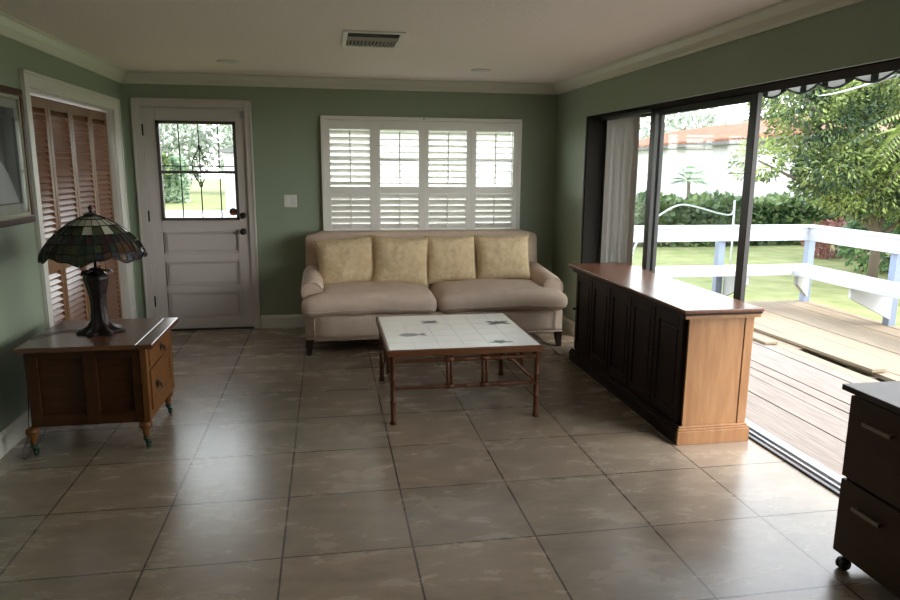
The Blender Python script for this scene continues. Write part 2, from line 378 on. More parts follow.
# ------------------------------------------------------------ window behind the shutters
wn = sroot('window_1', 'double hung window behind the shutters', (WX0, YB, WZ0))
bm = nb()
for a, b in ((WX0, WX0+.05), (.935, .985), (WX1-.05, WX1)): bx(bm, a, b, YB+.10, YB+.15, WZ0, WZ1)
for a, b in ((WZ0, WZ0+.05), (1.665, 1.70), (WZ1-.045, WZ1)): bx(bm, WX0, WX1, YB+.10, YB+.15, a, b)
bmesh.ops.translate(bm, verts=bm.verts, vec=-V((WX0, YB, WZ0))); obj('window_frame', bm, M['alu'], wn)
bm = nb(); bx(bm, WX0, WX1, YB+.12, YB+.124, WZ0, WZ1); bmesh.ops.translate(bm, verts=bm.verts, vec=-V((WX0, YB, WZ0))); obj('window_glass', bm, M['glass'], wn)
# plantation shutters
FX0, FX1, FZ0, FZ1 = -.045, 1.968, .86, 2.09
o0 = V((FX0, YB, FZ0))
sh = thing('plantation_shutters', 'white plantation shutters of four hinged panels covering the window above the sofa', 'shutters', o0)
bm = nb(); fw = .035
bx(bm, FX0, FX0+fw, YB-.05, YB-.001, FZ0, FZ1); bx(bm, FX1-fw, FX1, YB-.05, YB-.001, FZ0, FZ1)
bx(bm, FX0+fw, FX1-fw, YB-.05, YB-.001, FZ0, FZ0+fw); bx(bm, FX0+fw, FX1-fw, YB-.05, YB-.001, FZ1-fw, FZ1)
bmesh.ops.translate(bm, verts=bm.verts, vec=-o0); obj('shutter_frame', bm, M['shutter'], sh, bevel=.004)
PW = (FX1-FX0-2*fw)/4
tilts = [(36, 72), (6, 66), (22, 70), (5, 66)]
for i in range(4):
    a = FX0+fw+i*PW+.0005; b = a+PW-.001; ya, yb = YB-.045, YB-.017; st = .05
    z0, z1 = FZ0+fw+.003, FZ1-fw-.003
    bm = nb(); bx(bm, a, a+st, ya, yb, z0, z1); bx(bm, b-st, b, ya, yb, z0, z1)
    for q0, q1 in ((z0, z0+.09), (1.345, 1.415), (1.965, z1)): bx(bm, a+st, b-st, ya, yb, q0, q1)
    bmesh.ops.translate(bm, verts=bm.verts, vec=-o0); pn = obj('shutter_panel', bm, M['shutter'], sh, bevel=.003)
    for (q0, q1, tl, nm) in ((1.415, 1.965, tilts[i][0], 'upper_louvers'), (z0+.09, 1.345, tilts[i][1], 'lower_louvers')):
        n = round((q1-q0)/.060); sp = (q1-q0)/n; bm = nb(); R_ = rotx(-math.radians(tl)) 
        for k in range(n):
            z = q0+sp*(k+.5); yc = (ya+yb)/2; prof = []
            for t in range(10):
                an = 2*PI*t/10; prof.append(V((a+st, yc, z)) + R_ @ V((0, .031*math.cos(an), .0042*math.sin(an))))
            prism(bm, prof, (b-a-2*st, 0, 0))
        bmesh.ops.translate(bm, verts=bm.verts, vec=-o0); obj(nm, bm, M['shutter'], pn)
        bm = nb(); xm = (a+b)/2; yo = (ya+yb)/2-.031*math.cos(math.radians(tl))-.008
        bx(bm, xm-.006, xm+.006, yo-.006, yo+.004, q0+.02, q1-.01)
        bmesh.ops.translate(bm, verts=bm.verts, vec=-o0); obj('tilt_rod', bm, M['shutter'], pn)
bm = nb(); xm = (FX0+FX1)/2
lathe(bm, [(.008, 0), (.006, -.008), (.010, -.014), (.001, -.018)], (xm, YB-.05, FZ1-.016), 10, axis='Y'); bmesh.ops.translate(bm, verts=bm.verts, vec=-o0); obj('catch', bm, M['alu'], sh)

# ------------------------------------------------------------ sliding glass door
sd = sroot('door_3', 'wide sliding glass door in dark bronze frames', (FLX, SY0, 0)); so = V((FLX, SY0, 0))
def sch(name, bm, m, parent=sd, **k):
    bmesh.ops.translate(bm, verts=bm.verts, vec=-so); return obj(name, bm, m, parent, **k)
bm = nb()
bx(bm, XR+.01, FLX+.13, SY1-.03, SY1-.002, 0, SZ-.003); bx(bm, XR+.01, FLX+.13, SY0+.002, SY0+.03, 0, SZ-.003)
bx(bm, XR+.022, FLX+.108, SY0+.03, SY1-.03, SZ-.007, 2.148)
sch('door_frame', bm, mat('bronze_flat', (.022, .02, .018), .8, spec=.0))
bm = nb(); bx(bm, FLX, FLX+.012, SY0+.03, SY1-.03, 0, .012)
sch('track_rail', bm, M['bronze'])
bm = nb(); bx(bm, FLX+.012, FLX+.17, SY0+.03, SY1-.03, -.03, .006); bx(bm, FLX+.04, FLX+.045, SY0+.03, SY1-.03, 0, .02); bx(bm, FLX+.088, FLX+.093, SY0+.03, SY1-.03, 0, .02); sch('track_sill', bm, M['alu'])
edges = [SY1-.03, 5.23, 3.985, 2.40, 1.32]
for i in range(4):
    y1, y0 = edges[i]+(.035 if i else 0), edges[i+1]-(.035 if i < 3 else 0)
    if i == 2: y1, y0 = 2.40, 1.31           # this panel stands open, pushed in front of its neighbour
    xa = FLX+.026 if i % 2 == 0 else FLX+.074; xb = xa+.032
    if i == 2: xa, xb = FLX+.026, FLX+.058
    bm = nb(); sw = .078
    bx(bm, xa, xb, y0, y0+sw, .024, SZ-.008); bx(bm, xa, xb, y1-sw, y1, .024, SZ-.008)
    bx(bm, xa, xb, y0+sw, y1-sw, .024, .085); bx(bm, xa, xb, y0+sw, y1-sw, SZ-.055, SZ-.008)
    pn = sch('sliding_panel', bm, M['bronze'], bevel=.002)
    bm = nb(); bx(bm, (xa+xb)/2-.003, (xa+xb)/2+.003, y0+sw-.005, y1-sw+.005, .08, SZ-.07)
    sch('pane', bm, M['glass'], pn)
# vertical blinds stacked at the far end of the slider
vb = thing('vertical_blind', 'grey fabric vertical blind gathered at the far end of the sliding door', 'blind', (2.494, 5.9, 2.03))
bm = nb(); bx(bm, 2.475, 2.50, 5.2, SY1-.04, 2.04, 2.066); bmesh.ops.translate(bm, verts=bm.verts, vec=-V((2.494, 5.9, 2.03))); obj('head_rail', bm, M['bronze'], vb)
for k in range(11):
    yk = 6.00-k*.056; an = math.radians(-42+9*math.sin(k*2.4))
    bm = nb(); pts = []
    for t in range(7):
        u = (t-3)/3*.036; w_ = .010*(1-(u/.036)**2)
        pts.append(V((2.494+u*math.sin(an)*.55+w_-.003, yk+u*math.cos(an), .06)))
    q = pts + [p+V((-.0016, 0, 0)) for p in pts[::-1]]
    prism(bm, q, (0, 0, 1.97)); bmesh.ops.translate(bm, verts=bm.verts, vec=-V((2.494, 5.9, 2.03))); obj('vane', bm, M['vane'], vb)

# ------------------------------------------------------------ ceiling fittings
vx0, vx1, vy0, vy1 = .125, .515, 4.56, 5.10; vo = V(((vx0+vx1)/2, (vy0+vy1)/2, H))
vt = thing('ceiling_vent', 'dark louvered air vent in a pale frame on the ceiling', 'vent', vo)
bm = nb(); f_ = .03
bx(bm, vx0, vx1, vy0, vy0+f_, H-.012, H-.0005); bx(bm, vx0, vx1, vy1-f_, vy1, H-.012, H-.0005); bx(bm, vx0, vx0+f_, vy0+f_, vy1-f_, H-.012, H-.0005); bx(bm, vx1-f_, vx1, vy0+f_, vy1-f_, H-.012, H-.0005)
bmesh.ops.translate(bm, verts=bm.verts, vec=-vo); obj('vent_frame', bm, M['white'], vt, bevel=.002)
bm = nb(); bx(bm, vx0+f_, vx1-f_, vy0+f_, vy1-f_, H-.004, H-.0005); bmesh.ops.translate(bm, verts=bm.verts, vec=-vo); obj('vent_back', bm, mat('vent_black', (.01, .008, .008), .9), vt)  # even black sheet behind the slats
bm = nb()
for k in range(13):
    x = vx0+f_+.014+k*(vx1-vx0-2*f_-.02)/12.5; bx(bm, x-.008, x+.008, vy0+.24, vy1-f_, H-.013, H-.010, rot=roty(math.radians(40)))
for k in range(2):
    y = vy0+.21+k*.03; bx(bm, vx0+f_, vx1-f_, y-.012, y+.012, H-.012, H-.0095, rot=rotx(math.radians(-50)))
bmesh.ops.translate(bm, verts=bm.verts, vec=-vo); obj('vent_slats', bm, mat('vent_brown', (.42, .37, .33), .5), vt)
for (x, y, lb) in ((-.76, 6.10, 'small white recessed ceiling light near the front door'), (1.345, 6.14, 'small white recessed ceiling light above the right end of the sofa')):
    t = thing('recessed_light', lb, 'ceiling light', (x, y, H), group='recessed ceiling lights')
    bm = nb(); lathe(bm, [(.062, -.0005), (.09, -.0005), (.09, -.006), (.062, -.009)], (0, 0, 0), 32); obj('trim_ring', bm, M['white'], t)
    bm = nb(); lathe(bm, [(.06, -.0005), (.06, -.004), (.03, -.006), (.001, -.007)], (0, 0, 0), 32); obj('lens', bm, M['alu'], t)

# light switch
o0 = V((-.355, YB, 1.27))
t = thing('light_switch', 'white double rocker switch plate on the wall right of the front door', 'light switch', o0)
bm = nb(); bx(bm, -.062, .062, -.007, -.0005, -.06, .06); obj('plate', bm, M['whiteplastic'], t, bevel=.003)
for s in (-1, 1):
    bm = nb(); bx(bm, s*.028-.017, s*.028+.017, -.011, -.007, -.034, .034, rot=rotx(.06*s)); obj('rocker', bm, M['whiteplastic'], t, bevel=.001)
t = thing('thermostat_button', 'small dark doorbell chime button beside the light switch', 'button', (-.445, YB, 1.30)) if False else None

# ------------------------------------------------------------ framed picture on the left wall
o0 = V((XL, 4.33, 1.655))
fp = thing('framed_picture', 'framed dark blue artwork hanging beside the louvered closet', 'picture', o0)
hw, hh = .44, .40
bm = nb(); w = .045
for a in ((-hw, hw, hh-w, hh), (-hw, hw, -hh, -hh+w), (-hw, -hw+w, -hh+w, hh-w), (hw-w, hw, -hh+w, hh-w)): bx(bm, .0005, .03, *a)
obj('frame', bm, M['chest_wood'], fp, bevel=.006)
bm = nb(); w2 = .02; a0, b0 = hw-w, hh-w
for a in ((-a0, a0, b0-w2, b0), (-a0, a0, -b0, -b0+w2), (-a0, -a0+w2, -b0+w2, b0-w2), (a0-w2, a0, -b0+w2, b0-w2)): bx(bm, .008, .024, *a)
obj('liner', bm, mat('cream_liner', (.30, .29, .20), .6), fp)
bm = nb(); bx(bm, .002, .012, -a0+w2, a0-w2, -b0+w2, b0-w2); obj('mat_board', bm, mat('mat_board', (.32, .31, .28), .8), fp)
bm = nb(); bx(bm, .012, .013, -a0+w2+.05, a0-w2-.05, -b0+w2+.055, b0-w2-.055)
obj('print', bm, mat('print_dark', (.012, .014, .02), .6, var=(.06, .065, .075), nscale=3), fp)
bm = nb()
prism(bm, [V((.013, -.28, .22)), V((.013, -.1, .24)), V((.013, .02, .02)), V((.013, .16, -.10)), V((.013, .27, -.27)), V((.013, -.1, -.27)), V((.013, -.28, -.1))], (.0008, 0, 0))
obj('print_shape', bm, mat('print_grey', (.28, .28, .29), .6, var=(.36, .36, .37), nscale=4), fp)
bm = nb(); bx(bm, .020, .0215, -a0, a0, -b0, b0); obj('glazing', bm, M['glass'], fp)

# ------------------------------------------------------------ chest (side table) with drawer and door
cx0, cx1, cy0, cy1, ct = -1.69, -.98, 3.97, 4.69, .63
o0 = V(((cx0+cx1)/2, (cy0+cy1)/2, 0))
ch = thing('side_cabinet', 'low oak side cabinet with bronze pulls and castors holding the stained glass lamp', 'cabinet', o0)
def cc(name, bm, m, parent=ch, **k):
    bmesh.ops.translate(bm, verts=bm.verts, vec=-o0); return obj(name, bm, m, parent, **k)
bm = nb(); bx(bm, cx0, cx1-.085, cy0, cy1, ct-.028, ct); cc('top', bm, M['chest_top'], bevel=.006)
bm = nb(); bx(bm, cx1-.082, cx1, cy0, cy1, ct-.028, ct); cc('top_end_board', bm, M['chest_top'], bevel=.006)
ix0, ix1, iy0, iy1 = cx0+.035, cx1-.05, cy0+.04, cy1-.04
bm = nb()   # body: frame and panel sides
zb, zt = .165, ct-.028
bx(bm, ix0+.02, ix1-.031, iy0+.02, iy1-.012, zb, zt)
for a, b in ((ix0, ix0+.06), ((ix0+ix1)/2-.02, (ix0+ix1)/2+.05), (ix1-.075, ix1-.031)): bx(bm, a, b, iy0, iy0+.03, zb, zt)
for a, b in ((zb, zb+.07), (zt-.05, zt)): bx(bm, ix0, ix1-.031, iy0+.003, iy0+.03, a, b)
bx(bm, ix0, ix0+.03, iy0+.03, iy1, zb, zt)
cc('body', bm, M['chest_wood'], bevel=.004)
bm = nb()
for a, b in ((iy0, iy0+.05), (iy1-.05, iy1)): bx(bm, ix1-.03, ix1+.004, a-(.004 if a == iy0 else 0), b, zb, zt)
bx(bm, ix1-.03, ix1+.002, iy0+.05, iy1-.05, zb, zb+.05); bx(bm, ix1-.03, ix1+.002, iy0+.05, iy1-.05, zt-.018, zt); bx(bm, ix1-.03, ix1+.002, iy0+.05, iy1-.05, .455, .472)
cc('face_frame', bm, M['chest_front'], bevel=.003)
bm = nb(); bx(bm, ix1-.02, ix1+.010, iy0+.055, iy1-.055, .475, zt-.022); d_ = cc('drawer', bm, M['chest_front'], bevel=.006)
def pull(y, z):
    bm = nb(); bx(bm, ix1+.010, ix1+.014, y-.018, y+.018, z-.022, z+.022); tube(bm, [(ix1+.012, y-.016, z+.008), (ix1+.03, y-.014, z-.004), (ix1+.034, y, z-.022), (ix1+.03, y+.014, z-.004), (ix1+.012, y+.016, z+.008)], .004, 8)
    return bm
cc('drawer_pull', pull((iy0+iy1)/2, .53), M['dark_metal'], d_)
bm = nb(); q0, q1 = iy0+.055, iy1-.055
bx(bm, ix1-.02, ix1+.004, q0, q1, zb+.055, .452)
for a, b in ((q0, q0+.05), (q1-.05, q1)): bx(bm, ix1-.01, ix1+.011, a, b, zb+.055, .452)
for a, b in ((zb+.055, zb+.10), (.41, .452)): bx(bm, ix1-.01, ix1+.011, q0+.05, q1-.05, a, b)
d_ = cc('door', bm, M['chest_front'], bevel=.003)
cc('door_pull', pull(q0+.13, .335), M['dark_metal'], d_)
for (x, y) in ((ix0, iy0+.005), (ix1-.035, iy0+.03), (ix0+.04, iy1-.04), (ix1-.035, iy1-.04)):
    bm = nb(); lathe(bm, [(.026, zb), (.034, zb-.012), (.036, zb-.028), (.028, zb-.045), (.018, zb-.062), (.020, zb-.075), (.016, zb-.088), (.013, .062)], (x, y, 0), 18)
    lg = cc('leg', bm, M['chest_front'])
    bm = nb(); lathe(bm, [(.018, .066), (.018, .05), (.010, .046), (.009, .036)], (x, y, 0), 12)
    bx(bm, x-.012+.012, x-.008+.012, y-.017, y+.003, .012, .044); bx(bm, x+.008+.012, x+.012+.012, y-.017, y+.003, .012, .044)
    lathe(bm, [(.001, -.008), (.017, -.008), (.0195, 0), (.017, .008), (.001, .008)], (x+.012, y-.008, .0205), 16, axis='X')
    cc('caster', bm, M['green_felt'], lg)

# ------------------------------------------------------------ stained glass lamp
LX, LY, LZ = -1.352, 4.34, ct
lm = thing('table_lamp', 'stained glass table lamp with bronze tree trunk base on the oak side cabinet', 'lamp', (LX, LY, LZ))
bm = nb()
prof = [(.115, 0), (.112, .012), (.085, .022), (.06, .04), (.048, .075), (.043, .12), (.042, .17), (.046, .22), (.056, .27), (.066, .315), (.068, .335), (.055, .35), (.035, .362), (.028, .385)]
lathe(bm, prof, (0, 0, 0), 36, wob=lambda a, j: .16*math.cos(7*a+j*.15)*(1.3 if j < 4 else .55))
obj('base', bm, M['lamp_bronze'], lm)
bm = nb()
for k in range(5):     # leaf fringe round the collar
    a = 2*PI*k/5+.3; c0 = V((math.cos(a), math.sin(a), 0)); s0 = V((-math.sin(a), math.cos(a), 0))
    prism(bm, [c0*.03+V((0, 0, .37))-s0*.02, c0*.075+V((0, 0, .362))-s0*.022, c0*.098+V((0, 0, .348)), c0*.075+V((0, 0, .362))+s0*.022, c0*.03+V((0, 0, .37))+s0*.02], (0, 0, .006))
tube(bm, [(0, 0, .38), (0, 0, .68)], .008, 10)
obj('stem', bm, M['lamp_bronze'], lm)
for s in (-1, 1):
    bm = nb(); lathe(bm, [(.014, .0), (.018, .02), (.018, .05), (.012, .06)], (s*.06, .01, .44), 12); tube(bm, [(0, .01, .43), (s*.06, .01, .44)], .006, 8); obj('lamp_socket', bm, M['brass'], lm)
    bm = nb(); lathe(bm, [(.012, 0), (.028, .035), (.026, .06), (.001, .085)], (s*.06, .01, .50), 14); obj('bulb', bm, M['whiteplastic'], lm)
    bm = nb(); tube(bm, [(s*.06, -.01, .44), (s*.06, -.015, .37)], .002, 6); lathe(bm, [(.001, -.008), (.006, 0), (.001, .008)], (s*.06, -.015, .365), 8); obj('pull_chain', bm, M['brass'], lm)
# shade: rings of glass panels with lead between
RI = [(.03, .692), (.08, .672), (.135, .638), (.190, .592), (.236, .545), (.268, .495), (.283, .452)]
NS = 20
def rim(a): return .016*math.cos(6*a)+.008*math.cos(15*a+1)
def shade_pt(j, a, off=0.):
    r, z = RI[j]
    if j == len(RI)-1: z += rim(a)
    if j == len(RI)-2: z += rim(a)*.4
    n_ = V((math.cos(a)*(.3+r*2.6), math.sin(a)*(.3+r*2.6), .75)).normalized()
    return V((r*math.cos(a), r*math.sin(a), z))+n_*off
gcols = {'glass_cream': (.60, .60, .48), 'glass_olive': (.05, .065, .03), 'glass_teal': (.012, .035, .03), 'glass_plum': (.04, .015, .02), 'glass_amber': (.08, .04, .015), 'glass_blue': (.015, .02, .035)}
GM = []
for k, c in gcols.items():
    m = mat(k, c, .2, coat=.3); m.node_tree.nodes['Principled BSDF'].inputs['Transmission Weight'].default_value = .25; GM.append(m)
bm = nb(); rs = random.Random(3)
for j in range(len(RI)-1):
    n_ = NS if j < 3 else NS*2
    for k in range(n_):
        a0, a1 = 2*PI*k/n_, 2*PI*(k+1)/n_
        if j < 2: mi = 0
        elif j == 2: mi = rs.choice([0, 1, 1]) if k % 5 < 3 else 1
        elif j == 3: mi = rs.choice([1, 2, 2, 3])
        else: mi = rs.choice([1, 2, 3, 3, 4, 5, 2, 5])
        q = [shade_pt(j, a0), shade_pt(j, a1), shade_pt(j+1, a1), shade_pt(j+1, a0)]
        q2 = [p-V((0, 0, .003)) for p in q]
        va = [bm.verts.new(p) for p in q]; vb_ = [bm.verts.new(p) for p in q2]
        bm.faces.new(va).material_index = mi; bm.faces.new(vb_[::-1]).material_index = mi
        for t_ in range(4): bm.faces.new((va[t_], vb_[t_], vb_[(t_+1) % 4], va[(t_+1) % 4])).material_index = mi
shd = obj('lamp_shade', bm, GM, lm)
bm = nb()
for j in range(1, len(RI)): tube(bm, [shade_pt(j, 2*PI*k/96, .0015) for k in range(97)], .0032 if j < 6 else .005, 6, caps=False)
for k in range(NS):
    a = 2*PI*k/NS; tube(bm, [shade_pt(j, a, .0015) for j in range(0, 4)], .0022, 5)
for k in range(NS*2):
    a = 2*PI*k/(NS*2); tube(bm, [shade_pt(j, a, .0015) for j in range(3, len(RI))], .0022, 5)
obj('leading', bm, M['lamp_bronze'], shd)
bm = nb(); lathe(bm, [(.040, .686), (.037, .699), (.018, .708), (.008, .713), (.008, .721), (.013, .728), (.013, .737), (.005, .747), (.001, .755)], (0, 0, 0), 16); obj('finial', bm, M['lamp_bronze'], lm)
bm = nb()
pts = [V((-.11, .0, .012)), V((-.17, .03, .006)), V((-.24, .0, .005)), V((-.29, -.08, .005)), V((-.325, -.13, .005)), V((-.352, -.17, -.01)), V((-.365, -.18, -.08)), V((-.375, -.15, -.3)), V((-.38, -.2, -.55)), V((-.375, -.3, -.615)), V((-.33, -.38, -.622)), V((-.36, -.1, -.622)), V((-.41, .15, -.622)), V((-.45, .22, -.56)), V((-.475, .25, -.40))]
def smooth_path(p, n=6):
    out = []
    for i in range(len(p)-1):
        a, b, c, d = p[max(i-1, 0)], p[i], p[i+1], p[min(i+2, len(p)-1)]
        for t in [k/n for k in range(n)]:
            out.append(.5*((2*b)+(c-a)*t+(2*a-5*b+4*c-d)*t*t+(3*b-a-3*c+d)*t**3))
    out.append(p[-1]); return out
tube(bm, smooth_path(pts), .003, 6); obj('cord', bm, M['cord'], lm)
# wall outlet with adaptor behind the cabinet
t = thing('wall_outlet', 'white wall outlet near the floor behind the oak side cabinet', 'outlet', (XL, 4.58, .26))
bm = nb(); bx(bm, .0005, .006, -.036, .036, -.058, .058); obj('plate', bm, M['whiteplastic'], t, bevel=.002)

# ------------------------------------------------------------ sofa
o0 = V((.94, 6.35, 0))
sf = thing('sofa', 'three seat beige fabric sofa with low arms against the far wall', 'sofa', o0)
def sfc(name, bm, m=M['sofa'], parent=sf, **k):
    bmesh.ops.translate(bm, verts=bm.verts, vec=-o0); return obj(name, bm, m, parent, **k)
def soft(bm, x0, x1, y0, y1, z0, z1, p=5., n=14, crown=0., sag=0., seed=0, wr=.0, nose=0.):
    """superellipsoid cushion with crowned top"""
    cx, cy, cz = (x0+x1)/2, (y0+y1)/2, (z0+z1)/2; hx, hy, hz = (x1-x0)/2, (y1-y0)/2, (z1-z0)/2
    r = bmesh.ops.create_cube(bm, size=2); vs = r['verts']
    es = list({e for v in vs for e in v.link_edges}); bmesh.ops.subdivide_edges(bm, edges=es, cuts=n, use_grid_fill=True)
    for v in bm.verts:
        if v.tag: continue
        c = v.co; v.tag = True
        # rounding with radius rr (absolute)
        rr = p; P = V((c.x*hx, c.y*hy, c.z*hz)); q = V((max(abs(P.x)-(hx-rr), 0), max(abs(P.y)-(hy-rr), 0), max(abs(P.z)-(hz-rr), 0)))
        if q.length > 1e-6:
            base_ = V((math.copysign(min(abs(P.x), hx-rr), P.x), math.copysign(min(abs(P.y), hy-rr), P.y), math.copysign(min(abs(P.z), hz-rr), P.z)))
            qn = q.normalized()*rr
            P = base_+V((math.copysign(qn.x, P.x), math.copysign(qn.y, P.y), math.copysign(qn.z, P.z)))
        u, w_ = P.x/hx, P.y/hy
        if crown: P.z += crown*(1-abs(u)**2.2)*(1-abs(w_)**2.2)*(1 if c.z > 0 else (-.0))
        if sag: P.z -= sag*(1-u*u)*(1 if c.z < 0 else 0)
        if wr: P += V((0, 0, 1))*wr*noise.noise(V((P.x*5+seed, P.y*5, P.z*3)))
        v.co = P+V((cx, cy, cz))
    for f in bm.faces: f.smooth = True
SX0, SX1 = -.235, 2.115
AL, AR = SX0+.19, SX1-.19
bm = nb(); soft(bm, SX0+.02, SX1-.02, 5.90, 6.90, .145, .36, p=.03, n=8)
bx(bm, SX0+.03, SX1-.03, 5.92, 6.88, .125, .16)
sfc('seat_base', bm)
# front panel border
bm = nb(); tube(bm, [(SX0+.03, 5.897, .15), (SX1-.03, 5.897, .15)], .006, 8); tube(bm, [(SX0+.10, 5.895, .155), (SX0+.10, 5.895, .335)], .005, 6); tube(bm, [(SX1-.10, 5.895, .155), (SX1-.10, 5.895, .335)], .005, 6)
sfc('piping', bm)
bm = nb()   # back: thick slab leaning slightly, rounded top
soft(bm, SX0+.02, SX1-.03, 6.66, 6.86, .30, .99, p=.055, n=14)
for v in bm.verts:
    k = (v.co.z-.3)/.69; v.co.y += k*.10-.03
    e = max(0, abs(v.co.x-.94)-1.0)/.17; v.co.z -= .03*e*e*k
sfc('backrest', bm)
def arm(s):
    bm = nb(); n = 26; y0, y1 = 6.02, 6.80; rings = []
    # profile (x outward, z) of English rolled arm
    prof = [(-.085, .30), (-.088, .40), (-.088, .50), (-.082, .56), (-.06, .605), (-.02, .632), (.03, .637), (.075, .618), (.105, .58), (.112, .535), (.10, .49), (.082, .45), (.075, .38), (.075, .18), (.06, .15), (-.085, .15)]
    cxm = (SX0+.10) if s < 0 else (SX1-.10)
    ys = [y0, y0+.008, y0+.03, y0+.08]+[y0+.08+(y1-y0-.08)*k/6 for k in range(1, 7)]
    sc = [.86, .95, .99, 1]+[1]*6
    for yy_, q in zip(ys, sc):
        lift = .055*((yy_-y0)/(y1-y0))
        rings.append([bm.verts.new((cxm+(x*q if s > 0 else -x*q), yy_, .40+(z-.40)*q+(lift if z > .45 else 0))) for x, z in prof])
    k = len(prof)
    for i in range(len(rings)-1):
        for j in range(k): f = bm.faces.new((rings[i][j], rings[i][(j+1) % k], rings[i+1][(j+1) % k], rings[i+1][j])); f.smooth = True
    bm.faces.new(rings[0][::-1]); bm.faces.new(rings[-1])
    a_ = sfc('arm', bm, sub=1)
    bm = nb(); pr = [(x, z) for x, z in prof[:14]]
    tube(bm, [(cxm+(x*.93 if s > 0 else -x*.93), y0+.003, .40+(z-.40)*.93) for x, z in pr], .006, 6); sfc('piping', bm, parent=a_)
arm(-1); arm(1)
mid = .935
for a, b, sd_ in ((SX0-.005, mid-.004, 1), (mid+.004, SX1+.015, 9)):
    bm = nb()
    soft(bm, a, b, 5.845, 6.67, .345, .515, p=.075, n=16, crown=.05, seed=sd_, wr=.012)
    # T shape: behind the arm front the cushion narrows to stay between the arms
    for v in bm.verts:
        if v.co.y > 6.0:
            if v.co.x < AL: v.co.x = AL+.002*(v.co.x-AL)
            if v.co.x > AR: v.co.x = AR+.002*(v.co.x-AR)
        k = (v.co.x-a)/(b-a)
        if v.co.y < 6.0: v.co.z += .014*math.sin(PI*k)-.008
    cs = sfc('seat_cushion', bm)
    bm = nb(); loop = []
    tube(bm, [(a+.03+(b-a-.06)*k/20, 5.850, .40+.014*math.sin(PI*k/20)-.01+.012*noise.noise(V((k*.2+sd_, 0, 0)))) for k in range(21)], .005, 6); sfc('piping', bm, parent=cs)
for x, y, dx, dy in ((SX0+.06, 5.94, -.012, -.012), (SX1-.06, 5.94, .012, -.012), (SX0+.07, 6.82, -.01, .02), (SX1-.07, 6.82, .01, .02)):
    bm = nb(); vs = bx(bm, x-.036, x+.036, y-.036, y+.036, 0, .15)
    for v in vs[:4]: v.co.x = x+dx+(v.co.x-x)*.55; v.co.y = y+dy+(v.co.y-y)*.55
    sfc('leg', bm, M['sofa_leg'], bevel=.004)
# cushions
def pillow(c, w_, h_, t_, rz, tilt, roll, seed, label):
    bm = nb(); n = 22; pts = {}
    for side in (1, -1):
        for i in range(n+1):
            for j in range(n+1):
                u, v = i/n*2-1, j/n*2-1
                if side < 0 and (i in (0, n) or j in (0, n)): pts[side, i, j] = pts[1, i, j]; continue
                e = ((1-abs(u)**2.6)*(1-abs(v)**2.6)); th = t_/2*max(e, 0)**.5
                pin = 1-.06*(1-abs(u))*0-.055*(abs(v)**2*0)
                x = u*w_/2*(1-.07*(1-v*v)**1.0*abs(u)**3*1.0+.02*v*v); z = v*h_/2*(1-.07*(1-u*u)*abs(v)**3+.02*u*u)
                wk = .010*noise.noise(V((u*2.2+seed*3, v*2.2, side)))+.007*noise.noise(V((u*5+seed, v*1.8-u*2, side*2)))
                # fold running out of the corners
                fo = -.008*math.exp(-((u-v*.6)**2)/.02)*(u*u)
                pts[side, i, j] = bm.verts.new((x, -side*(th+(wk+fo)*min(1, e*3)), z))
    for side in (1, -1):
        for i in range(n):
            for j in range(n):
                q = [pts[side, i, j], pts[side, i+1, j], pts[side, i+1, j+1], pts[side, i, j+1]]
                f = bm.faces.new(q if side > 0 else q[::-1]); f.smooth = True
    o = obj('cushion', bm, M['pillow']); o.location = c; o.rotation_euler = (math.radians(tilt), math.radians(roll), rz)
    tag(o, label, 'cushion', 'cushions on the sofa')
    bm = nb(); edge = [(i, 0) for i in range(n)]+[(n, j) for j in range(n)]+[(i, n) for i in range(n, 0, -1)]+[(0, j) for j in range(n, -1, -1)]
    P = []
    for i, j in edge:
        u, v = i/n*2-1, j/n*2-1
        P.append(V((u*w_/2*(1-.07*(1-v*v)*abs(u)**3+.02*v*v), 0, v*h_/2*(1-.07*(1-u*u)*abs(v)**3+.02*u*u))))
    tube(bm, P, .005, 6, caps=False); obj('piping', bm, M['pillow'], o)
pillow((.17, 6.50, .735), .56, .46, .17, .10, -16, -5, 1, 'beige patterned cushion farthest left on the sofa, beside the left arm')
pillow((.665, 6.47, .735), .535, .47, .17, -.03, -16, 3, 5, 'beige patterned cushion second from the left, behind the left seat cushion')
pillow((1.155, 6.50, .745), .50, .46, .17, .03, -15, 0, 11, 'beige patterned cushion just right of the gap between the seat cushions')
pillow((1.665, 6.48, .75), .53, .45, .17, -.05, -15, -1, 17, 'beige patterned cushion farthest right on the sofa, beside the right arm')

# ------------------------------------------------------------ coffee table
tx0, tx1, ty0, ty1, tz = .343, 1.352, 4.165, 5.18, .49
o0 = V(((tx0+tx1)/2, (ty0+ty1)/2, 0))
tb = thing('coffee_table', 'square bamboo coffee table with a white tiled top in front of the sofa', 'coffee table', o0)
def tcd(name, bm, m, parent=tb, **k):
    bmesh.ops.translate(bm, verts=bm.verts, vec=-o0); return obj(name, bm, m, parent, **k)
bm = nb(); e = .03
bx(bm, tx0, tx1, ty0, ty0+e, tz-.045, tz-.002); bx(bm, tx0, tx1, ty1-e, ty1, tz-.045, tz-.002)
bx(bm, tx0, tx0+e, ty0+e, ty1-e, tz-.045, tz-.002); bx(bm, tx1-e, tx1, ty0+e, ty1-e, tz-.045, tz-.002)
bx(bm, tx0+e, tx1-e, ty0+e, ty1-e, tz-.035, tz-.012)
tcd('top_frame', bm, M['table_edge'], bevel=.006)
bm = nb(); e -= .012; n = 6; g = .0022
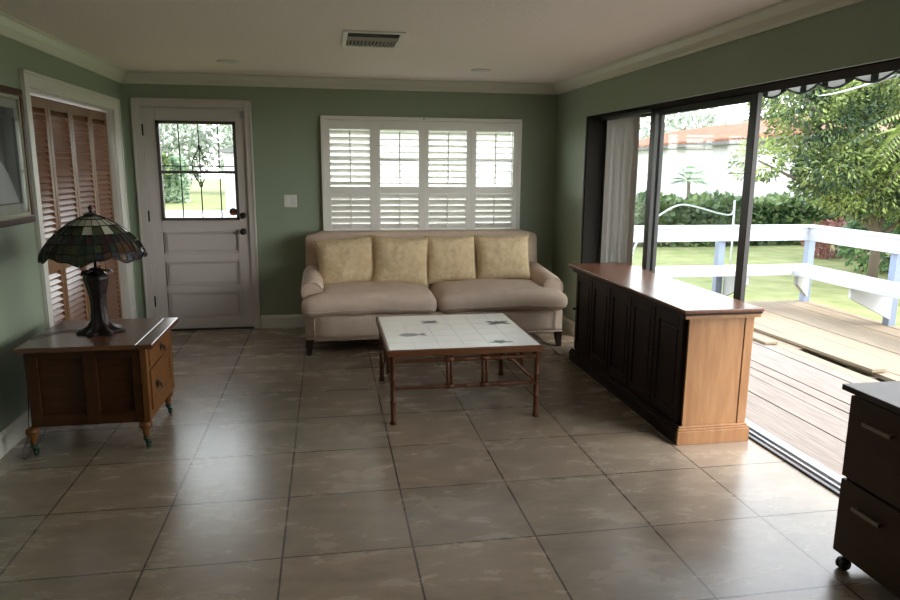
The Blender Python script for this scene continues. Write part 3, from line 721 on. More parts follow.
for i in range(n):
    for j in range(n):
        a = tx0+e+(tx1-tx0-2*e)*i/n; b = tx0+e+(tx1-tx0-2*e)*(i+1)/n; c = ty0+e+(ty1-ty0-2*e)*j/n; d = ty0+e+(ty1-ty0-2*e)*(j+1)/n
        bx(bm, a+g/2, b-g/2, c+g/2, d-g/2, tz-.008, tz)
bx(bm, tx0+e, tx1-e, ty0+e, ty1-e, tz-.010, tz-.0015, mi=1)
tt = tcd('tile_top', bm, [M['tile_white'], M['grout']])
# small glazed insect and leaf motifs on four tiles
def motif(x, y, kind, r):
    bm = nb(); z = tz+.0002
    def leaf(cx_, cy_, a, L, W):
        d = V((math.cos(a), math.sin(a), 0)); s_ = V((-d.y, d.x, 0)); c_ = V((cx_, cy_, z))
        prism(bm, [c_, c_+d*L*.3+s_*W*1.5, c_+d*L*.7+s_*W*1.2, c_+d*L, c_+d*L*.7-s_*W*1.2, c_+d*L*.3-s_*W*1.5], (0, 0, .0006))
    if kind == 'fish':
        leaf(x-r, y, 0, 1.7*r, .33*r); leaf(x+.55*r, y, .6, .6*r, .12*r); leaf(x+.55*r, y, -.6, .6*r, .12*r)
    elif kind == 'bug':
        for a in (.5, 2.6, -.5, 3.7): leaf(x, y, a, r, .17*r)
        leaf(x, y-.5*r, 1.57, 1.2*r, .12*r)
    else:
        for a, q in ((0, 1), (1.1, .7), (2.2, .75), (3.14, 1), (4.3, .5)): leaf(x, y, a, r*q, .16*r)
    tcd('glazed_motif', bm, M['ink_green'] if kind == 'leaf' else M['ink'], tt)
motif(.72, 4.93, 'bug', .075); motif(.545, 4.56, 'fish', .095); motif(1.215, 4.84, 'bug', .10); motif(1.10, 4.28, 'leaf', .085)
lx0, lx1, ly0, ly1 = .380, 1.320, 4.19, 5.13
def bamboo_pts(bm, p0, p1, r, n):
    p0, p1 = V(p0), V(p1); pts = []; rr = []
    for k in range(n):
        for t, q in ((0, 1.22), (.03, 1.22), (.06, 1.0), (.5, .95), (.94, 1.0), (.97, 1.22)):
            pts.append(p0.lerp(p1, (k+t)/n)); rr.append(r*q)
    pts.append(p1); rr.append(r*1.2); tube(bm, pts, rr, 10)
for x in (lx0, lx1):
    for y in (ly0, ly1):
        bm = nb(); bamboo_pts(bm, (x, y, 0), (x, y, tz-.045), .0175, 3); lathe(bm, [(.018, .0), (.022, .004), (.022, .02), (.018, .024)], (x, y, 0), 10); tcd('leg', bm, M['bamboo'])
sides = [((lx0, ly0), (lx1, ly0)), ((lx0, ly1), (lx1, ly1)), ((lx0, ly0), (lx0, ly1)), ((lx1, ly0), (lx1, ly1))]
for (a, b) in sides:
    A, B = V((*a, 0)), V((*b, 0)); d = (B-A).normalized(); L = (B-A).length; up = V((0, 0, 1))
    bm = nb(); bamboo_pts(bm, A+d*.015+up*.412, B-d*.015+up*.412, .0125, 4); tcd('upper_rail', bm, M['bamboo'])
    bm = nb(); bamboo_pts(bm, A+d*.015+up*.235, B-d*.015+up*.235, .012, 4); tcd('lower_rail', bm, M['bamboo'])
    for f in (.385, .63):
        for q in (-.0125, .0125):
            bm = nb(); tube(bm, [A+d*(L*f+q)+up*.222, A+d*(L*f+q)+up*(tz-.045)], .0105, 8)
            if q > 0:
                for z in (.235, .412): tube(bm, [A+d*(L*f-.03)+up*z, A+d*(L*f+.03)+up*z], .0165, 8)
            tcd('spindle', bm, M['bamboo'])
    bm = nb(); s0 = [B-d*.20+up*.40, B-d*.16+up*.39, B-d*.07+up*.30, B-d*.015+up*.25]
    tube(bm, s0, .010, 8); tcd('brace', bm, M['bamboo'])

# ------------------------------------------------------------ long cabinet by the slider
kx0, kx1, ky0, ky1, kz = 2.005, 2.470, 3.58, 5.47, .826
o0 = V(((kx0+kx1)/2, (ky0+ky1)/2, 0))
kb = thing('sideboard', 'long dark walnut sideboard with a honey coloured end in front of the sliding door', 'sideboard', o0)
def kc(name, bm, m, parent=kb, **k):
    bmesh.ops.translate(bm, verts=bm.verts, vec=-o0); return obj(name, bm, m, parent, **k)
bx0, bx1, by0, by1 = kx0+.03, kx1-.02, ky0+.03, ky1-.02
bm = nb(); bx(bm, bx0+.012, bx1, by0+.015, by1, .09, kz-.06); kc('carcass', bm, M['cab_dark'])
bm = nb(); bx(bm, bx0+.012, bx1-.055, by0, by0+.014, .10, kz-.06); kc('side_panel', bm, M['tile_side'])['label'] = 'honey coloured wooden end panel'
bm = nb(); bx(bm, bx1-.052, bx1+.004, by0-.006, by0+.02, .10, kz-.06); kc('corner_post', bm, M['tile_side'], bevel=.003)
# plinth with moulded top edge
def plinth(bm, x0, x1, y0, y1):
    bx(bm, x0, x1, y0, y1, 0, .085); bx(bm, x0+.006, x1-.006, y0+.006, y1-.006, .085, .098); bx(bm, x0+.014, x1-.014, y0+.014, y1-.014, .098, .108)
bm = nb(); plinth(bm, kx0, kx0+.04, ky0+.016, ky1); bx(bm, kx0+.04, kx1-.04, ky1-.03, ky1, 0, .1); kc('plinth', bm, M['cab_dark'], bevel=.003)
bm = nb(); bx(bm, kx0, kx1, ky0, ky0+.03, 0, .085); bx(bm, kx0+.006, kx1-.004, ky0+.006, ky0+.03, .085, .098); bx(bm, kx0+.014, kx1-.008, ky0+.014, ky0+.03, .098, .110)
kc('end_plinth', bm, M['tile_side'], bevel=.003)
# top with stepped moulding
bm = nb(); bx(bm, kx0-.03, kx1+.003, ky0-.035, ky1+.03, kz-.022, kz); kc('top', bm, M['cab_top'], bevel=.007, seg=3)
bm = nb(); bx(bm, kx0-.015, kx1+.006, ky0-.018, ky1+.01, kz-.036, kz-.023); bx(bm, kx0+.002, kx1+.005, ky0+.002, ky1, kz-.062, kz-.036); kc('top_moulding', bm, M['cab_dark'], bevel=.004)
bm = nb(); bx(bm, kx0-.002, kx1+.008, ky0-.002, ky0+.002, kz-.060, kz-.037); kc('end_moulding', bm, M['tile_side'])
nd = 5; dl = (by1-.02-(by0+.03))/nd
for i in range(nd):
    a = by0+.03+i*dl+.006; b = a+dl-.012; za, zb_ = .115, kz-.07
    bm = nb(); bx(bm, bx0+.002, bx0+.014, a, b, za, zb_)
    for q0, q1 in ((a, a+.05), (b-.05, b)): bx(bm, bx0-.008, bx0+.006, q0, q1, za, zb_)
    for q0, q1 in ((za, za+.06), (zb_-.06, zb_)): bx(bm, bx0-.008, bx0+.006, a+.05, b-.05, q0, q1)
    bx(bm, bx0-.004, bx0+.004, a+.07, b-.07, za+.08, zb_-.08)
    d_ = kc('door', bm, M['cab_dark'], bevel=.004)
    bm = nb(); lathe(bm, [(.006, 0), (.006, -.012), (.013, -.02), (.011, -.028), (.001, -.031)], (bx0-.008, (a+.025) if i % 2 else (b-.025), .46), 12, axis='X'); kc('knob', bm, M['dark_metal'], d_)

# ------------------------------------------------------------ drawer unit at the right edge
ux0, ux1, uy0, uy1 = 2.035, 2.47, 1.72, 2.325
o0 = V(((ux0+ux1)/2, (uy0+uy1)/2, 0))
du = thing('drawer_cabinet', 'dark brown two drawer rolling file cabinet at the lower right', 'file cabinet', o0)
def dc(name, bm, m, parent=du, **k):
    bmesh.ops.translate(bm, verts=bm.verts, vec=-o0); return obj(name, bm, m, parent, **k)
bm = nb(); bx(bm, ux0+.022, ux1, uy0, uy1-.004, .065, .745); dc('body', bm, M['brown_laminate'], bevel=.003)
bm = nb(); bx(bm, ux0-.018, ux1+.01, uy0-.02, uy1+.03, .748, .772); dc('top', bm, M['laminate_top'], bevel=.003)
for za, zb_ in ((.065, .383), (.395, .735)):
    bm = nb(); bx(bm, ux0, ux0+.02, uy0+.002, uy1-.002, za, zb_); d_ = dc('drawer', bm, M['brown_laminate'], bevel=.005)
    hz = zb_-.085; bm = nb(); yc = 2.155
    bx(bm, ux0-.026, ux0-.018, yc-.07, yc+.07, hz-.008, hz+.008)
    for s in (-1, 1): bx(bm, ux0-.022, ux0, yc+s*.06-.006, yc+s*.06+.006, hz-.006, hz+.006)
    dc('handle', bm, mat('bronze_handle', (.22, .16, .12), .4, .3), d_, bevel=.002)
for x in (ux0+.028, ux1-.05):
    for y in (uy1-.05, uy0+.05):
        bm = nb(); lathe(bm, [(.012, .066), (.012, .045)], (x, y, 0), 10)
        for s in (-1, 1): lathe(bm, [(.001, -.008), (.022, -.008), (.025, -.004), (.025, .004), (.022, .008), (.001, .008)], (x-.01, y+s*.011, .0255), 18, axis='Y')
        lathe(bm, [(.024, .024), (.024, .045), (.012, .05)], (x-.006, y, 0), 12)
        dc('caster', bm, M['black_plastic'])

# ------------------------------------------------------------ deck and bench railing outside
DZK = -.10
GZ = -.45
bm = nb(); x = 2.68; rs = random.Random(11); i = 0
while x < 6.24:
    wd = .138; new = x > 4.30
    z = DZK+rs.uniform(-.004, .004)
    if abs(x-5.07) < .08: z -= .0
    if 4.38 <= x+.02 < 4.50:      # the board with a missing length
        bx(bm, x, x+wd-.006, -1.5, 4.55, z-.035, z, mi=1); bx(bm, x, x+wd-.006, 5.86, 8.16, z-.035, z, mi=1)
    else:
        bx(bm, x, x+wd-(.006 if rs.random() > .25 else .011), -1.5, 8.16, z-.035, z, mi=1 if new else 0)
    x += wd
dk = struct(obj('deck', bm, [M['deck'], M['deck_new']]), 'weathered plank deck outside the sliding door')
bm = nb()
for y in [-1.4+.8*k for k in range(12)]: bx(bm, 2.68, 6.2, y, y+.05, DZK-.2, DZK-.04)
bx(bm, 6.17, 6.21, -1.5, 8.16, DZK-.2, DZK-.04); bx(bm, 2.68, 6.2, 8.11, 8.15, DZK-.2, DZK-.04)
for x in (2.9, 4.5, 6.1):
    for y in (-1.3, 2, 5, 8.0): bx(bm, x, x+.09, y, y+.09, GZ, DZK-.05)
struct(obj('deck_joists', bm, M['deck']), 'deck framing')
struct(box('trim_7', (XR+T+.002, 2.675, -2.4, 7.3, GZ, -.03), M['stucco']), 'house footing beside the deck')
# two loose boards lying on the deck
bm = nb(); bx(bm, -.07, .07, -.9, .9, 0, .03); o = obj('loose_board', bm, M['deck_new'], bevel=.002); o.location = (4.60, 5.90, DZK+.006); o.rotation_euler = (math.radians(-.2), 0, .03)
tag(o, 'longer loose tan plank lying over the gap in the deck', 'plank', 'loose planks on the deck')
bm = nb(); bx(bm, -.07, .07, -.6, .6, 0, .025); o = obj('loose_board', bm, M['deck_new'], bevel=.002); o.location = (4.30, 6.62, DZK+.006); o.rotation_euler = (0, 0, .02)
tag(o, 'shorter loose plank on the deck just past the end of the sideboard', 'plank', 'loose planks on the deck')
# bench with back rail
rb = thing('deck_bench_railing', 'white painted wooden bench rail running around the edge of the deck', 'railing', (6.2, 8.1, DZK))
def rc(name, bm, m=M['rail'], parent=rb, **k):
    bmesh.ops.translate(bm, verts=bm.verts, vec=-V((6.2, 8.1, DZK))); return obj(name, bm, m, parent, **k)
bm = nb(); bx(bm, 6.11, 6.15, -1.4, 8.05, .715, .88); bx(bm, 6.09, 6.24, -1.4, 8.12, .88, .91); rc('top_rail', bm, bevel=.004)
bm = nb(); bx(bm, 2.75, 6.11, 8.01, 8.05, .715, .88); bx(bm, 2.75, 6.09, 7.99, 8.14, .88, .91); rc('top_rail', bm, bevel=.004)
bm = nb(); bx(bm, 5.60, 5.845, -1.4, 7.99, .38, .415); bx(bm, 5.855, 6.10, -1.4, 7.99, .38, .415); bx(bm, 5.56, 5.60, -1.4, 7.50, .35, .415); rc('bench_seat', bm, bevel=.004)
bm = nb(); bx(bm, 2.75, 5.595, 7.54, 7.76, .38, .415); bx(bm, 2.75, 5.595, 7.77, 7.99, .38, .415); bx(bm, 2.75, 5.56, 7.50, 7.54, .35, .415); rc('bench_seat', bm, bevel=.004)
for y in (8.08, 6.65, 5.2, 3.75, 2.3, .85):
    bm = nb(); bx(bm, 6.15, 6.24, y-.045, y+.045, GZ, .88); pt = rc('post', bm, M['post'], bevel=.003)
    if y < 8:
        bm = nb(); prism(bm, [V((5.61, y-.07, .378)), V((5.61, y-.07, .23)), V((6.14, y-.07, -.02)), V((6.14, y-.07, .378))], (0, .035, 0)); rc('bracket', bm, M['rail'], pt)
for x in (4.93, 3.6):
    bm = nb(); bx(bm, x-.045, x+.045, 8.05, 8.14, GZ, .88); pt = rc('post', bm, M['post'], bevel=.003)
    bm = nb(); prism(bm, [V((x+.05, 7.55, .378)), V((x+.05, 7.55, .23)), V((x+.05, 8.04, -.02)), V((x+.05, 8.04, .378))], (.035, 0, 0)); rc('bracket', bm, M['rail'], pt)
bm = nb(); prism(bm, [V((5.62, 7.54, .378)), V((5.62, 7.54, .23)), V((6.14, 8.02, -.02)), V((6.14, 8.02, .378))], (.03, -.03, 0)); rc('bracket', bm, M['rail'])
# scalloped awning over the deck edge
aw = thing('awning', 'grey striped awning with a scalloped valance above the deck', 'awning', (XR+T, 4, 2.5))
def ac(name, bm, m, parent=aw, **k):
    bmesh.ops.translate(bm, verts=bm.verts, vec=-V((XR+T, 4, 2.5))); return obj(name, bm, m, parent, **k)
awm = mat('awning_canvas', (.50, .50, .50), .8)
nt = awm.node_tree; tl = nt.nodes.new('ShaderNodeBsdfTranslucent'); tl.inputs[0].default_value = (.6, .6, .58, 1); mx = nt.nodes.new('ShaderNodeMixShader'); mx.inputs[0].default_value = .5
nt.links.new(nt.nodes['Principled BSDF'].outputs[0], mx.inputs[1]); nt.links.new(tl.outputs[0], mx.inputs[2]); nt.links.new(mx.outputs[0], nt.nodes['Material Output'].inputs[0]); wv = nt.nodes.new('ShaderNodeTexWave'); wv.bands_direction = 'Y'; wv.inputs['Scale'].default_value = 1.6
rp = nt.nodes.new('ShaderNodeValToRGB'); rp.color_ramp.interpolation = 'CONSTANT'; rp.color_ramp.elements[0].color = (.55, .55, .54, 1); rp.color_ramp.elements[1].position = .8; rp.color_ramp.elements[1].color = (.05, .06, .05, 1)
tcn = nt.nodes.new('ShaderNodeTexCoord'); nt.links.new(tcn.outputs['Object'], wv.inputs[0]); nt.links.new(wv.outputs['Fac'], rp.inputs[0]); nt.links.new(rp.outputs[0], nt.nodes['Principled BSDF'].inputs['Base Color']); nt.links.new(rp.outputs[0], tl.inputs[0])
ax1, az1, ay0, ay1 = 2.98, 2.245, -1.4, 5.75
bm = nb(); prism(bm, [V((XR+T+.002, ay0, 2.33)), V((ax1, ay0, az1)), V((ax1, ay0, az1-.008)), V((XR+T+.002, ay0, 2.315))], (0, ay1-ay0, 0)); ac('canopy', bm, awm)
bm = nb(); n = 24; L = (ay1-ay0)/n; pts = [V((ax1, ay0, az1)), V((ax1, ay1, az1))]
low = []
for k in range(n):
    for t in range(9):
        u = t/8; low.append(V((ax1, ay1-(k+u)*L, az1-.115-.04*math.sin(PI*u))))
prism(bm, pts+low, (.006, 0, 0)); va = ac('valance', bm, awm)
bm = nb(); tube(bm, [p+V((.003, 0, 0)) for p in low], .007, 6); ac('piping', bm, mat('awning_piping', (.04, .05, .04), .7), va)
for y in (ay0+.05, 3.2, ay1-.05):
    bm = nb(); tube(bm, [(XR+T+.002, y, 2.12), (ax1-.01, y, az1-.03)], .012, 8); ac('support_arm', bm, M['rail'])

# ------------------------------------------------------------ garden
bm = nb(); bx(bm, -60, 90, -40, 110, GZ-.2, GZ)
gd = struct(obj('lawn', bm, M['grass']), 'green lawn around the house')
def leaf_cloud(bm, centers, n, L, W, rs, droop=.3, long=False):
    """centers: list of (center, (rx,ry,rz)); leaves on and inside the ellipsoids"""
    tot = sum(r[0]*r[1]+r[1]*r[2]+r[0]*r[2] for _, r in centers)
    for c, r in centers:
        m_ = int(n*(r[0]*r[1]+r[1]*r[2]+r[0]*r[2])/tot)
        for _ in range(m_):
            d = V((rs.gauss(0, 1), rs.gauss(0, 1), rs.gauss(0, 1))).normalized(); q = .55+.5*rs.random()**.6
            p = V(c)+V((d.x*r[0]*q, d.y*r[1]*q, d.z*r[2]*q))
            if p.z < GZ+.02: continue
            a = (d+V((rs.uniform(-1, 1), rs.uniform(-1, 1), rs.uniform(-1, 1)-droop))*.9).normalized()
            s = a.cross(V((rs.uniform(-1, 1), rs.uniform(-1, 1), rs.uniform(-1, 1)))).normalized()
            k = rs.uniform(.6, 1.3); l_, w_ = L*k, W*k; nn = a.cross(s)*l_*.12
            v = [bm.verts.new(p), bm.verts.new(p+a*l_*.5+s*w_*.5+nn), bm.verts.new(p+a*l_), bm.verts.new(p+a*l_*.5-s*w_*.5+nn)]
            bm.faces.new(v)
def tree(name, label, cat, base_, centers, n, L, W, leafm, trunk_r, seed, group=None):
    rs = random.Random(seed); t = thing(name, label, cat, base_, 0, group); b = V(base_)
    bm = nb(); top = V(centers[0][0])
    for c, r in centers:
        c = V(c); k = b.lerp(V((b.x, b.y, c.z)), .45)
        tube(bm, [b+(k-b)*q for q in (0, .5, 1)]+[k.lerp(c, .5)+V((0, 0, .1)), c], [trunk_r, trunk_r*.85, trunk_r*.7, trunk_r*.4, trunk_r*.15], 8)
    bmesh.ops.translate(bm, verts=bm.verts, vec=-b); obj('trunk', bm, M['bark'], t)
    bm = nb(); leaf_cloud(bm, centers, n, L, W, rs); bmesh.ops.translate(bm, verts=bm.verts, vec=-b); obj('foliage', bm, leafm, t)
    return t
# big leafy tree on the right
tree('broadleaf_tree', 'large bright green leafy tree beyond the deck corner, in front of the white house', 'tree', (9.6, 10.8, GZ),
     [((9.3, 10.8, 2.1), (1.3, 1.3, 1.3)), ((8.35, 10.9, 2.45), (.8, .9, .75)), ((10.2, 10.3, 3.3), (1.4, 1.4, 1.1)), ((7.75, 10.7, 2.85), (.75, .7, .55)), ((9.0, 10.5, 1.45), (1.2, 1.0, .55)), ((8.2, 10.3, 1.7), (.6, .6, .45)), ((6.95, 10.5, 1.75), (.42, .35, .32)), ((10.4, 10.2, 1.4), (1.3, 1.2, .8)), ((8.9, 11.2, 3.5), (1.0, 1, .9)), ((11.2, 10, 2.5), (1.2, 1.3, 1.2))],
     34000, .10, .045, M['leaf_lime'], .09, 21)
tree('broadleaf_tree', 'dark green dense tree behind the bright leafy tree', 'tree', (13.2, 13.2, GZ),
     [((12.8, 13.4, 2.4), (1.9, 1.7, 2.3)), ((14.8, 12.6, 2.8), (2.2, 2, 2.3)), ((12.4, 14.2, 4.0), (1.6, 1.5, 1.2)), ((16.5, 12, 1.8), (2.2, 2, 1.8))],
     9000, .24, .11, M['leaf_deep'], .2, 5)
# drooping long leaved branch tree nearer at the right
t = thing('frond_tree', 'feathery light green tree with long drooping leaflets at the right edge', 'tree', (9.0, 9.1, GZ))
rs = random.Random(9); bm = nb(); b = V((9.0, 9.1, GZ))
tube(bm, [b, b+V((.05, 0, 1.3)), b+V((-.1, .1, 2.4)), b+V((-.3, .3, 3.2))], [.10, .08, .06, .03], 8)
bm2 = nb()
for k in range(26):
    a = rs.uniform(0, 2*PI); h0 = b+V((-.1, .1, rs.uniform(2.3, 3.2))); L = rs.uniform(.8, 1.35); d = V((math.cos(a), math.sin(a), 0)); pts = []
    for i in range(9):
        u = i/8; pts.append(h0+d*L*u+V((0, 0, .25*u-.75*u*u)))
    tube(bm, pts, [.012*(1-.8*i/8) for i in range(9)], 5)
    for i in range(1, 25):
        u = i/24; p = h0+d*L*u+V((0, 0, .25*u-.75*u*u)); s = V((-d.y, d.x, 0))
        for sg in (-1, 1):
            ll = .24*(1-.5*u)*rs.uniform(.8, 1.1); e1 = p+(s*sg*.75+d*.4+V((0, 0, -.45))).normalized()*ll; wd = d*.022
            m1 = p.lerp(e1, .5)+V((0, 0, .01))
            bm2.faces.new([bm2.verts.new(p), bm2.verts.new(m1+wd), bm2.verts.new(e1), bm2.verts.new(m1-wd)])
bmesh.ops.translate(bm, verts=bm.verts, vec=-b); obj('trunk', bm, M['bark'], t)
bmesh.ops.translate(bm2, verts=bm2.verts, vec=-b); obj('foliage', bm2, M['leaf_lime'], t)
# hedge along the lot line
def hedge(name, label, x0, x1, y0, y1, z1, n, m, seed, L=.12, ang=None):
    rs = random.Random(seed); t = thing(name, label, 'hedge', ((x0+x1)/2, (y0+y1)/2, GZ)); o_ = V(((x0+x1)/2, (y0+y1)/2, GZ))
    bm = nb(); bx(bm, x0+.15, x1-.15, y0+.15, y1-.15, GZ, z1-.15); bmesh.ops.translate(bm, verts=bm.verts, vec=-o_); obj('branches', bm, M['leaf_deep'], t)
    bm = nb()
    for _ in range(n):
        f = rs.random(); x, y = rs.uniform(x0, x1), rs.uniform(y0, y1); z = rs.uniform(GZ, z1)
        if f < .45: y = y0+rs.uniform(-.05, .15)
        elif f < .8: z = z1+rs.uniform(-.15, .06)+.06*math.sin(x*3.1)
        elif f < .9: x = x0+rs.uniform(-.05, .15)
        else: x = x1-rs.uniform(-.05, .15)
        p = V((x, y, z)); a = V((rs.uniform(-1, 1), rs.uniform(-1, .6), rs.uniform(-.4, 1))).normalized(); s = a.cross(V((rs.uniform(-1, 1), rs.uniform(-1, 1), rs.uniform(-1, 1)))).normalized(); k = rs.uniform(.7, 1.4)
        bm.faces.new([bm.verts.new(p), bm.verts.new(p+a*L*k*.5+s*L*k*.3), bm.verts.new(p+a*L*k), bm.verts.new(p+a*L*k*.5-s*L*k*.3)])
    bmesh.ops.translate(bm, verts=bm.verts, vec=-o_); obj('foliage', bm, m, t)
hedge('hedge', 'long low clipped hedge between the lawn and the white house', 5.4, 19.5, 17.2, 18.4, .72, 9000, M['leaf_hedge'], 3, .2)
tree('shrub', 'reddish leaved shrub at the hedge foot', 'shrub', (11.9, 14.6, GZ), [((11.9, 14.6, -.05), (.75, .5, .45))], 900, .14, .07, M['leaf_red'], .03, 31)
tree('shrub', 'dark green shrub low behind the deck bench at the right', 'shrub', (12.3, 11.2, GZ), [((12.3, 11.2, .15), (1.3, .7, .6)), ((11.2, 12.4, .2), (.9, .6, .6))], 3000, .15, .08, M['leaf_deep'], .03, 35)
tree('flowering_shrub', 'pink flowering shrub under the dark tree at the right', 'shrub', (11.3, 10.2, GZ), [((11.3, 10.2, .62), (.6, .4, .22))], 900, .13, .09, M['petal'], .03, 33)
# spiky palm lily before the white wall
t = thing('spiky_yucca', 'spiky yucca standing in front of the white house wall', 'yucca', (10.35, 18.9, GZ)); rs = random.Random(4)
bm = nb(); tube(bm, [(0, 0, 0), (.03, 0, 1.0), (0, 0, 1.75)], [.07, .05, .05], 8); obj('trunk', bm, M['bark'], t)
bm = nb()
for k in range(70):
    a = rs.uniform(0, 2*PI); el = rs.uniform(-.35, 1.45); L = rs.uniform(.5, .72); d = V((math.cos(a)*math.cos(el), math.sin(a)*math.cos(el), math.sin(el))); s = d.cross(V((0, 0, 1))).normalized()*.022
    p = V((0, 0, 1.75)); bm.faces.new([bm.verts.new(p-s), bm.verts.new(p+s), bm.verts.new(p+d*L*.6+s*.9), bm.verts.new(p+d*L+V((0, 0, -.05))), bm.verts.new(p+d*L*.6-s*.9)])
obj('leaves', bm, M['leaf_blue'], t)
# white neighbouring house with a clay tile roof
nh = thing('neighbour_house', 'white stucco house with an orange clay tile roof beyond the hedge', 'house', (17.05, 34.2, GZ))
A, B = V((17.05, 34.23, 0)), V((16.25, 26.31, 0)); d = (B-A).normalized()      # eave line
A2 = A-d*9; B2 = B+d*6.5; nrm = V((d.y*-1, d.x, 0)); 
if nrm.x < 0: nrm = -nrm                     # pointing away from the camera side
ez = 2.76; rz_ = 3.72; run = 3.2
no = V((17.05, 34.2, GZ))
def hc(name, bm, m, parent=nh, **k):
    bmesh.ops.translate(bm, verts=bm.verts, vec=-no); return obj(name, bm, m, parent, **k)
bm = nb(); q = [A2+nrm*.45, B2+nrm*.45, B2+nrm*7.5, A2+nrm*7.5]; prism(bm, [V((p.x, p.y, GZ)) for p in q], (0, 0, ez-.05-GZ)); hc('wall', bm, M['stucco'])
bm = nb(); e0 = A2-d*.3; e1 = B2+d*.3; r0 = A2+d*2.6+nrm*run; r1 = B2-d*2.6+nrm*run; f0 = A2-d*.3+nrm*(2*run+1); f1 = B2+d*.3+nrm*(2*run+1)
def zz(p, z): return V((p.x, p.y, z))
vs = [bm.verts.new(p) for p in (zz(e0, ez), zz(e1, ez), zz(r1, rz_), zz(r0, rz_), zz(f0, ez), zz(f1, ez))]
bm.faces.new([vs[0], vs[1], vs[2], vs[3]]); bm.faces.new([vs[3], vs[2], vs[5], vs[4]]); bm.faces.new([vs[1], vs[5], vs[2]]); bm.faces.new([vs[0], vs[3], vs[4]]); bm.faces.new([vs[0], vs[4], vs[5], vs[1]])
hc('roof', bm, M['roof'])
bm = nb(); Lr = (e1-e0).length; nr = int(Lr/.34)
for k in range(nr):    # barrel tile ribs with stepped courses
    u = (k+.5)/nr; p0 = e0.lerp(e1, u); t_ = u*Lr; lim = min(1, max(.15, min(t_, Lr-t_)/2.9)); p1 = p0+nrm*run
    pts = []
    for c_ in range(9):
        v_ = c_/8*lim; pts.append(zz(p0.lerp(p1, v_), ez+.02+(rz_-ez)*v_))
        if c_ < 8: v2 = (c_+.96)/8*lim; pts.append(zz(p0.lerp(p1, v2), ez+.02+(rz_-ez)*v2+.03))
    tube(bm, pts, .10, 6)
hc('roof_tiles', bm, M['roof'])
bm = nb(); q = [A2-nrm*.0, B2-nrm*.0, B2+nrm*.06, A2+nrm*.06]; prism(bm, [zz(p, ez-.14) for p in q], (0, 0, .13)); hc('fascia', bm, M['roof_grey'])
# trees behind the house (pale with distance)
k = 0
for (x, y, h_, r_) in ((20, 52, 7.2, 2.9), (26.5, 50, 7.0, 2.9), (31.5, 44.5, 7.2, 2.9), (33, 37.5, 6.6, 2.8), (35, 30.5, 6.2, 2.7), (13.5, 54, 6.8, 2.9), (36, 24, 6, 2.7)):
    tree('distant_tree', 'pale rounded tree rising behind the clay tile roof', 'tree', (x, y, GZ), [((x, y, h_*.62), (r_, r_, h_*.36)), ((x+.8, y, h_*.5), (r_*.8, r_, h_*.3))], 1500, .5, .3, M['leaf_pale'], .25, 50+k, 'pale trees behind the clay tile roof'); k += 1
# front yard seen through the front door and the shutters
hedge('hedge', 'tall green hedge seen through the left of the front door window', -11.5, -7.9, 40, 42, 1.75, 4500, M['leaf_hazed'], 8, .35)
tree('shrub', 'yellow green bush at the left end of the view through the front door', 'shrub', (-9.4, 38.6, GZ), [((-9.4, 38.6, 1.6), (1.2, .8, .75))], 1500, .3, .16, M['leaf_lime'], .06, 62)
struct(box('driveway', (-20, 3, 28, 33.5, GZ, GZ+.015), M['driveway']), 'pale concrete driveway across the front lawn')
oh = thing('white_outbuilding', 'small white building with a dark flat eave seen through the front door window', 'building', (-2.5, 31, GZ))
bm = nb(); bx(bm, -1.6, 1.4, -1, 3, 0, 2.55); obj('wall', bm, M['stucco'], oh)
bm = nb(); bx(bm, -1.75, 1.55, -1.3, 3.3, 2.56, 2.72); obj('roof', bm, M['roof_grey'], oh)
oh = thing('pale_house', 'pale two storey house filling the view through the shutter louvers', 'house', (4.2, 26, GZ))
bm = nb(); bx(bm, -4.2, 6.5, -1, 6, 0, 3.35); obj('wall', bm, M['stucco'], oh)
bm = nb(); prism(bm, [V((-4.6, -1.5, 3.36)), V((-4.6, 6.5, 3.36)), V((-4.6, 2.5, 4.6))], (11.5, 0, 0)); obj('roof', bm, mat('lilac_roof', (.42, .42, .48), .9), oh)
bm = nb(); bx(bm, 2.4, 4.6, -1.03, -1.005, 1.4, 2.5); obj('window', bm, mat('window_blue', (.30, .36, .45), .2), oh)
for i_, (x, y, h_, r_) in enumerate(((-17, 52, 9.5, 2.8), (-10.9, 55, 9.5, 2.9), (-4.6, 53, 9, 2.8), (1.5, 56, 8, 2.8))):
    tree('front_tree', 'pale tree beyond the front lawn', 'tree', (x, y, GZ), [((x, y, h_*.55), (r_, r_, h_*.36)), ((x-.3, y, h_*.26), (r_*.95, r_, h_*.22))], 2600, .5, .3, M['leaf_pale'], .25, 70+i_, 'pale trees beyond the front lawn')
# thin white looping tube on two uprights
t = nb(); pts = [V((5.55, 12, .10)), V((5.77, 12, .53)), V((6.05, 12, .77)), V((6.43, 12, .95)), V((6.84, 12, .894)), V((7.2, 12, .80)), V((7.5, 12, .78)), V((7.535, 12, 1.04))]
tube(t, smooth_path(pts), .018, 6)
for o_ in (pts[0],): tube(t, [o_, V((5.5, 12, GZ))], .018, 6)
tube(t, [pts[-1], V((7.56, 12, GZ))], .02, 6)
tag(obj('white_strand', t, M['rail']), 'thin white hose looping above the deck rail in front of the hedge', 'strand')

bm = nb(); cb = [V((2.99, 3.36, 2.107)), V((4.5, 5.6, 2.3)), V((7.6, 10.08, 2.745))]
tube(bm, [cb[0].lerp(cb[2], k/16)-V((0, 0, .02*math.sin(PI*k/16))) for k in range(17)], .009, 6)
tag(obj('overhead_cable', bm, M['rail']), 'thin white cable running from the awning edge up into the leafy tree', 'cable')

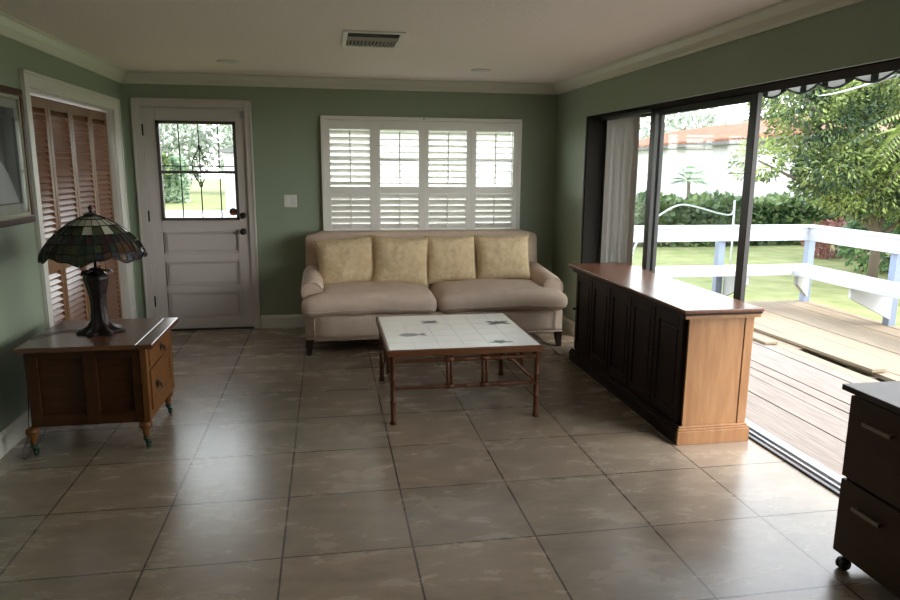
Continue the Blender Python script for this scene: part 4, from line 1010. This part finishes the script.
# ------------------------------------------------------------ light
w = bpy.data.worlds.new('sky'); S.world = w; w.use_nodes = True; nt = w.node_tree; n = nt.nodes; l = nt.links
bg = n['Background']; bg.inputs['Strength'].default_value = 3.0
tc = n.new('ShaderNodeTexCoord'); sp = n.new('ShaderNodeSeparateXYZ'); l.new(tc.outputs['Generated'], sp.inputs[0])
rp = n.new('ShaderNodeValToRGB'); e = rp.color_ramp.elements; e[0].position = 0; e[0].color = (1, .985, .96, 1); e[1].position = .75; e[1].color = (.36, .42, .50, 1)
l.new(sp.outputs['Z'], rp.inputs[0]); l.new(rp.outputs[0], bg.inputs['Color'])
sl = bpy.data.lights.new('sun', 'SUN'); sl.energy = 1.2; sl.angle = math.radians(25); sl.color = (1, .96, .88)
so_ = bpy.data.objects.new('sun', sl); C.objects.link(so_); so_.rotation_euler = (math.radians(28), math.radians(30), 0); so_.location = (10, 0, 12)

def portal(loc, rot, sx, sy):                 # sampling aid at each glazed opening: emits nothing
    L = bpy.data.lights.new('sky_portal', 'AREA'); L.shape = 'RECTANGLE'; L.size = sx; L.size_y = sy; L.cycles.is_portal = True
    o = bpy.data.objects.new('sky_portal', L); C.objects.link(o); o.location = loc; o.rotation_euler = rot
portal((XR+T+.02, (SY0+SY1)/2, 1.05), (0, math.radians(90), 0), 2.1, SY1-SY0)
portal(((WX0+WX1)/2, YB+.21, (WZ0+WZ1)/2), (math.radians(-90), 0, 0), WX1-WX0, WZ1-WZ0)
portal(((gx0+gx1)/2, YB+.21, (gz0+gz1)/2), (math.radians(-90), 0, 0), gx1-gx0, gz1-gz0)

# ------------------------------------------------------------ camera
cam = bpy.data.cameras.new('camera'); co = bpy.data.objects.new('camera', cam); C.objects.link(co); S.camera = co
cam.sensor_width = 36; cam.lens = 693.3/900*36; cam.clip_start = .05; cam.clip_end = 300
r = V((.98494576, -.17269681, .00759394)); u = V((.02526881, .18729641, .98197838)); f = V((.17100685, .96700355, -.18884065))
co.matrix_world = Matrix(((r.x, u.x, -f.x, 0), (r.y, u.y, -f.y, 0), (r.z, u.z, -f.z, 1.6145), (0, 0, 0, 1)))
vs_ = S.view_settings; vs_.view_transform = 'Standard'; vs_.look = 'None'; vs_.gamma = 1; vs_.use_curve_mapping = False; vs_.exposure = 1.85
S.cycles.use_adaptive_sampling = False; S.cycles.max_bounces = 10; S.cycles.diffuse_bounces = 6; S.cycles.transparent_max_bounces = 12; S.cycles.sample_clamp_indirect = 6
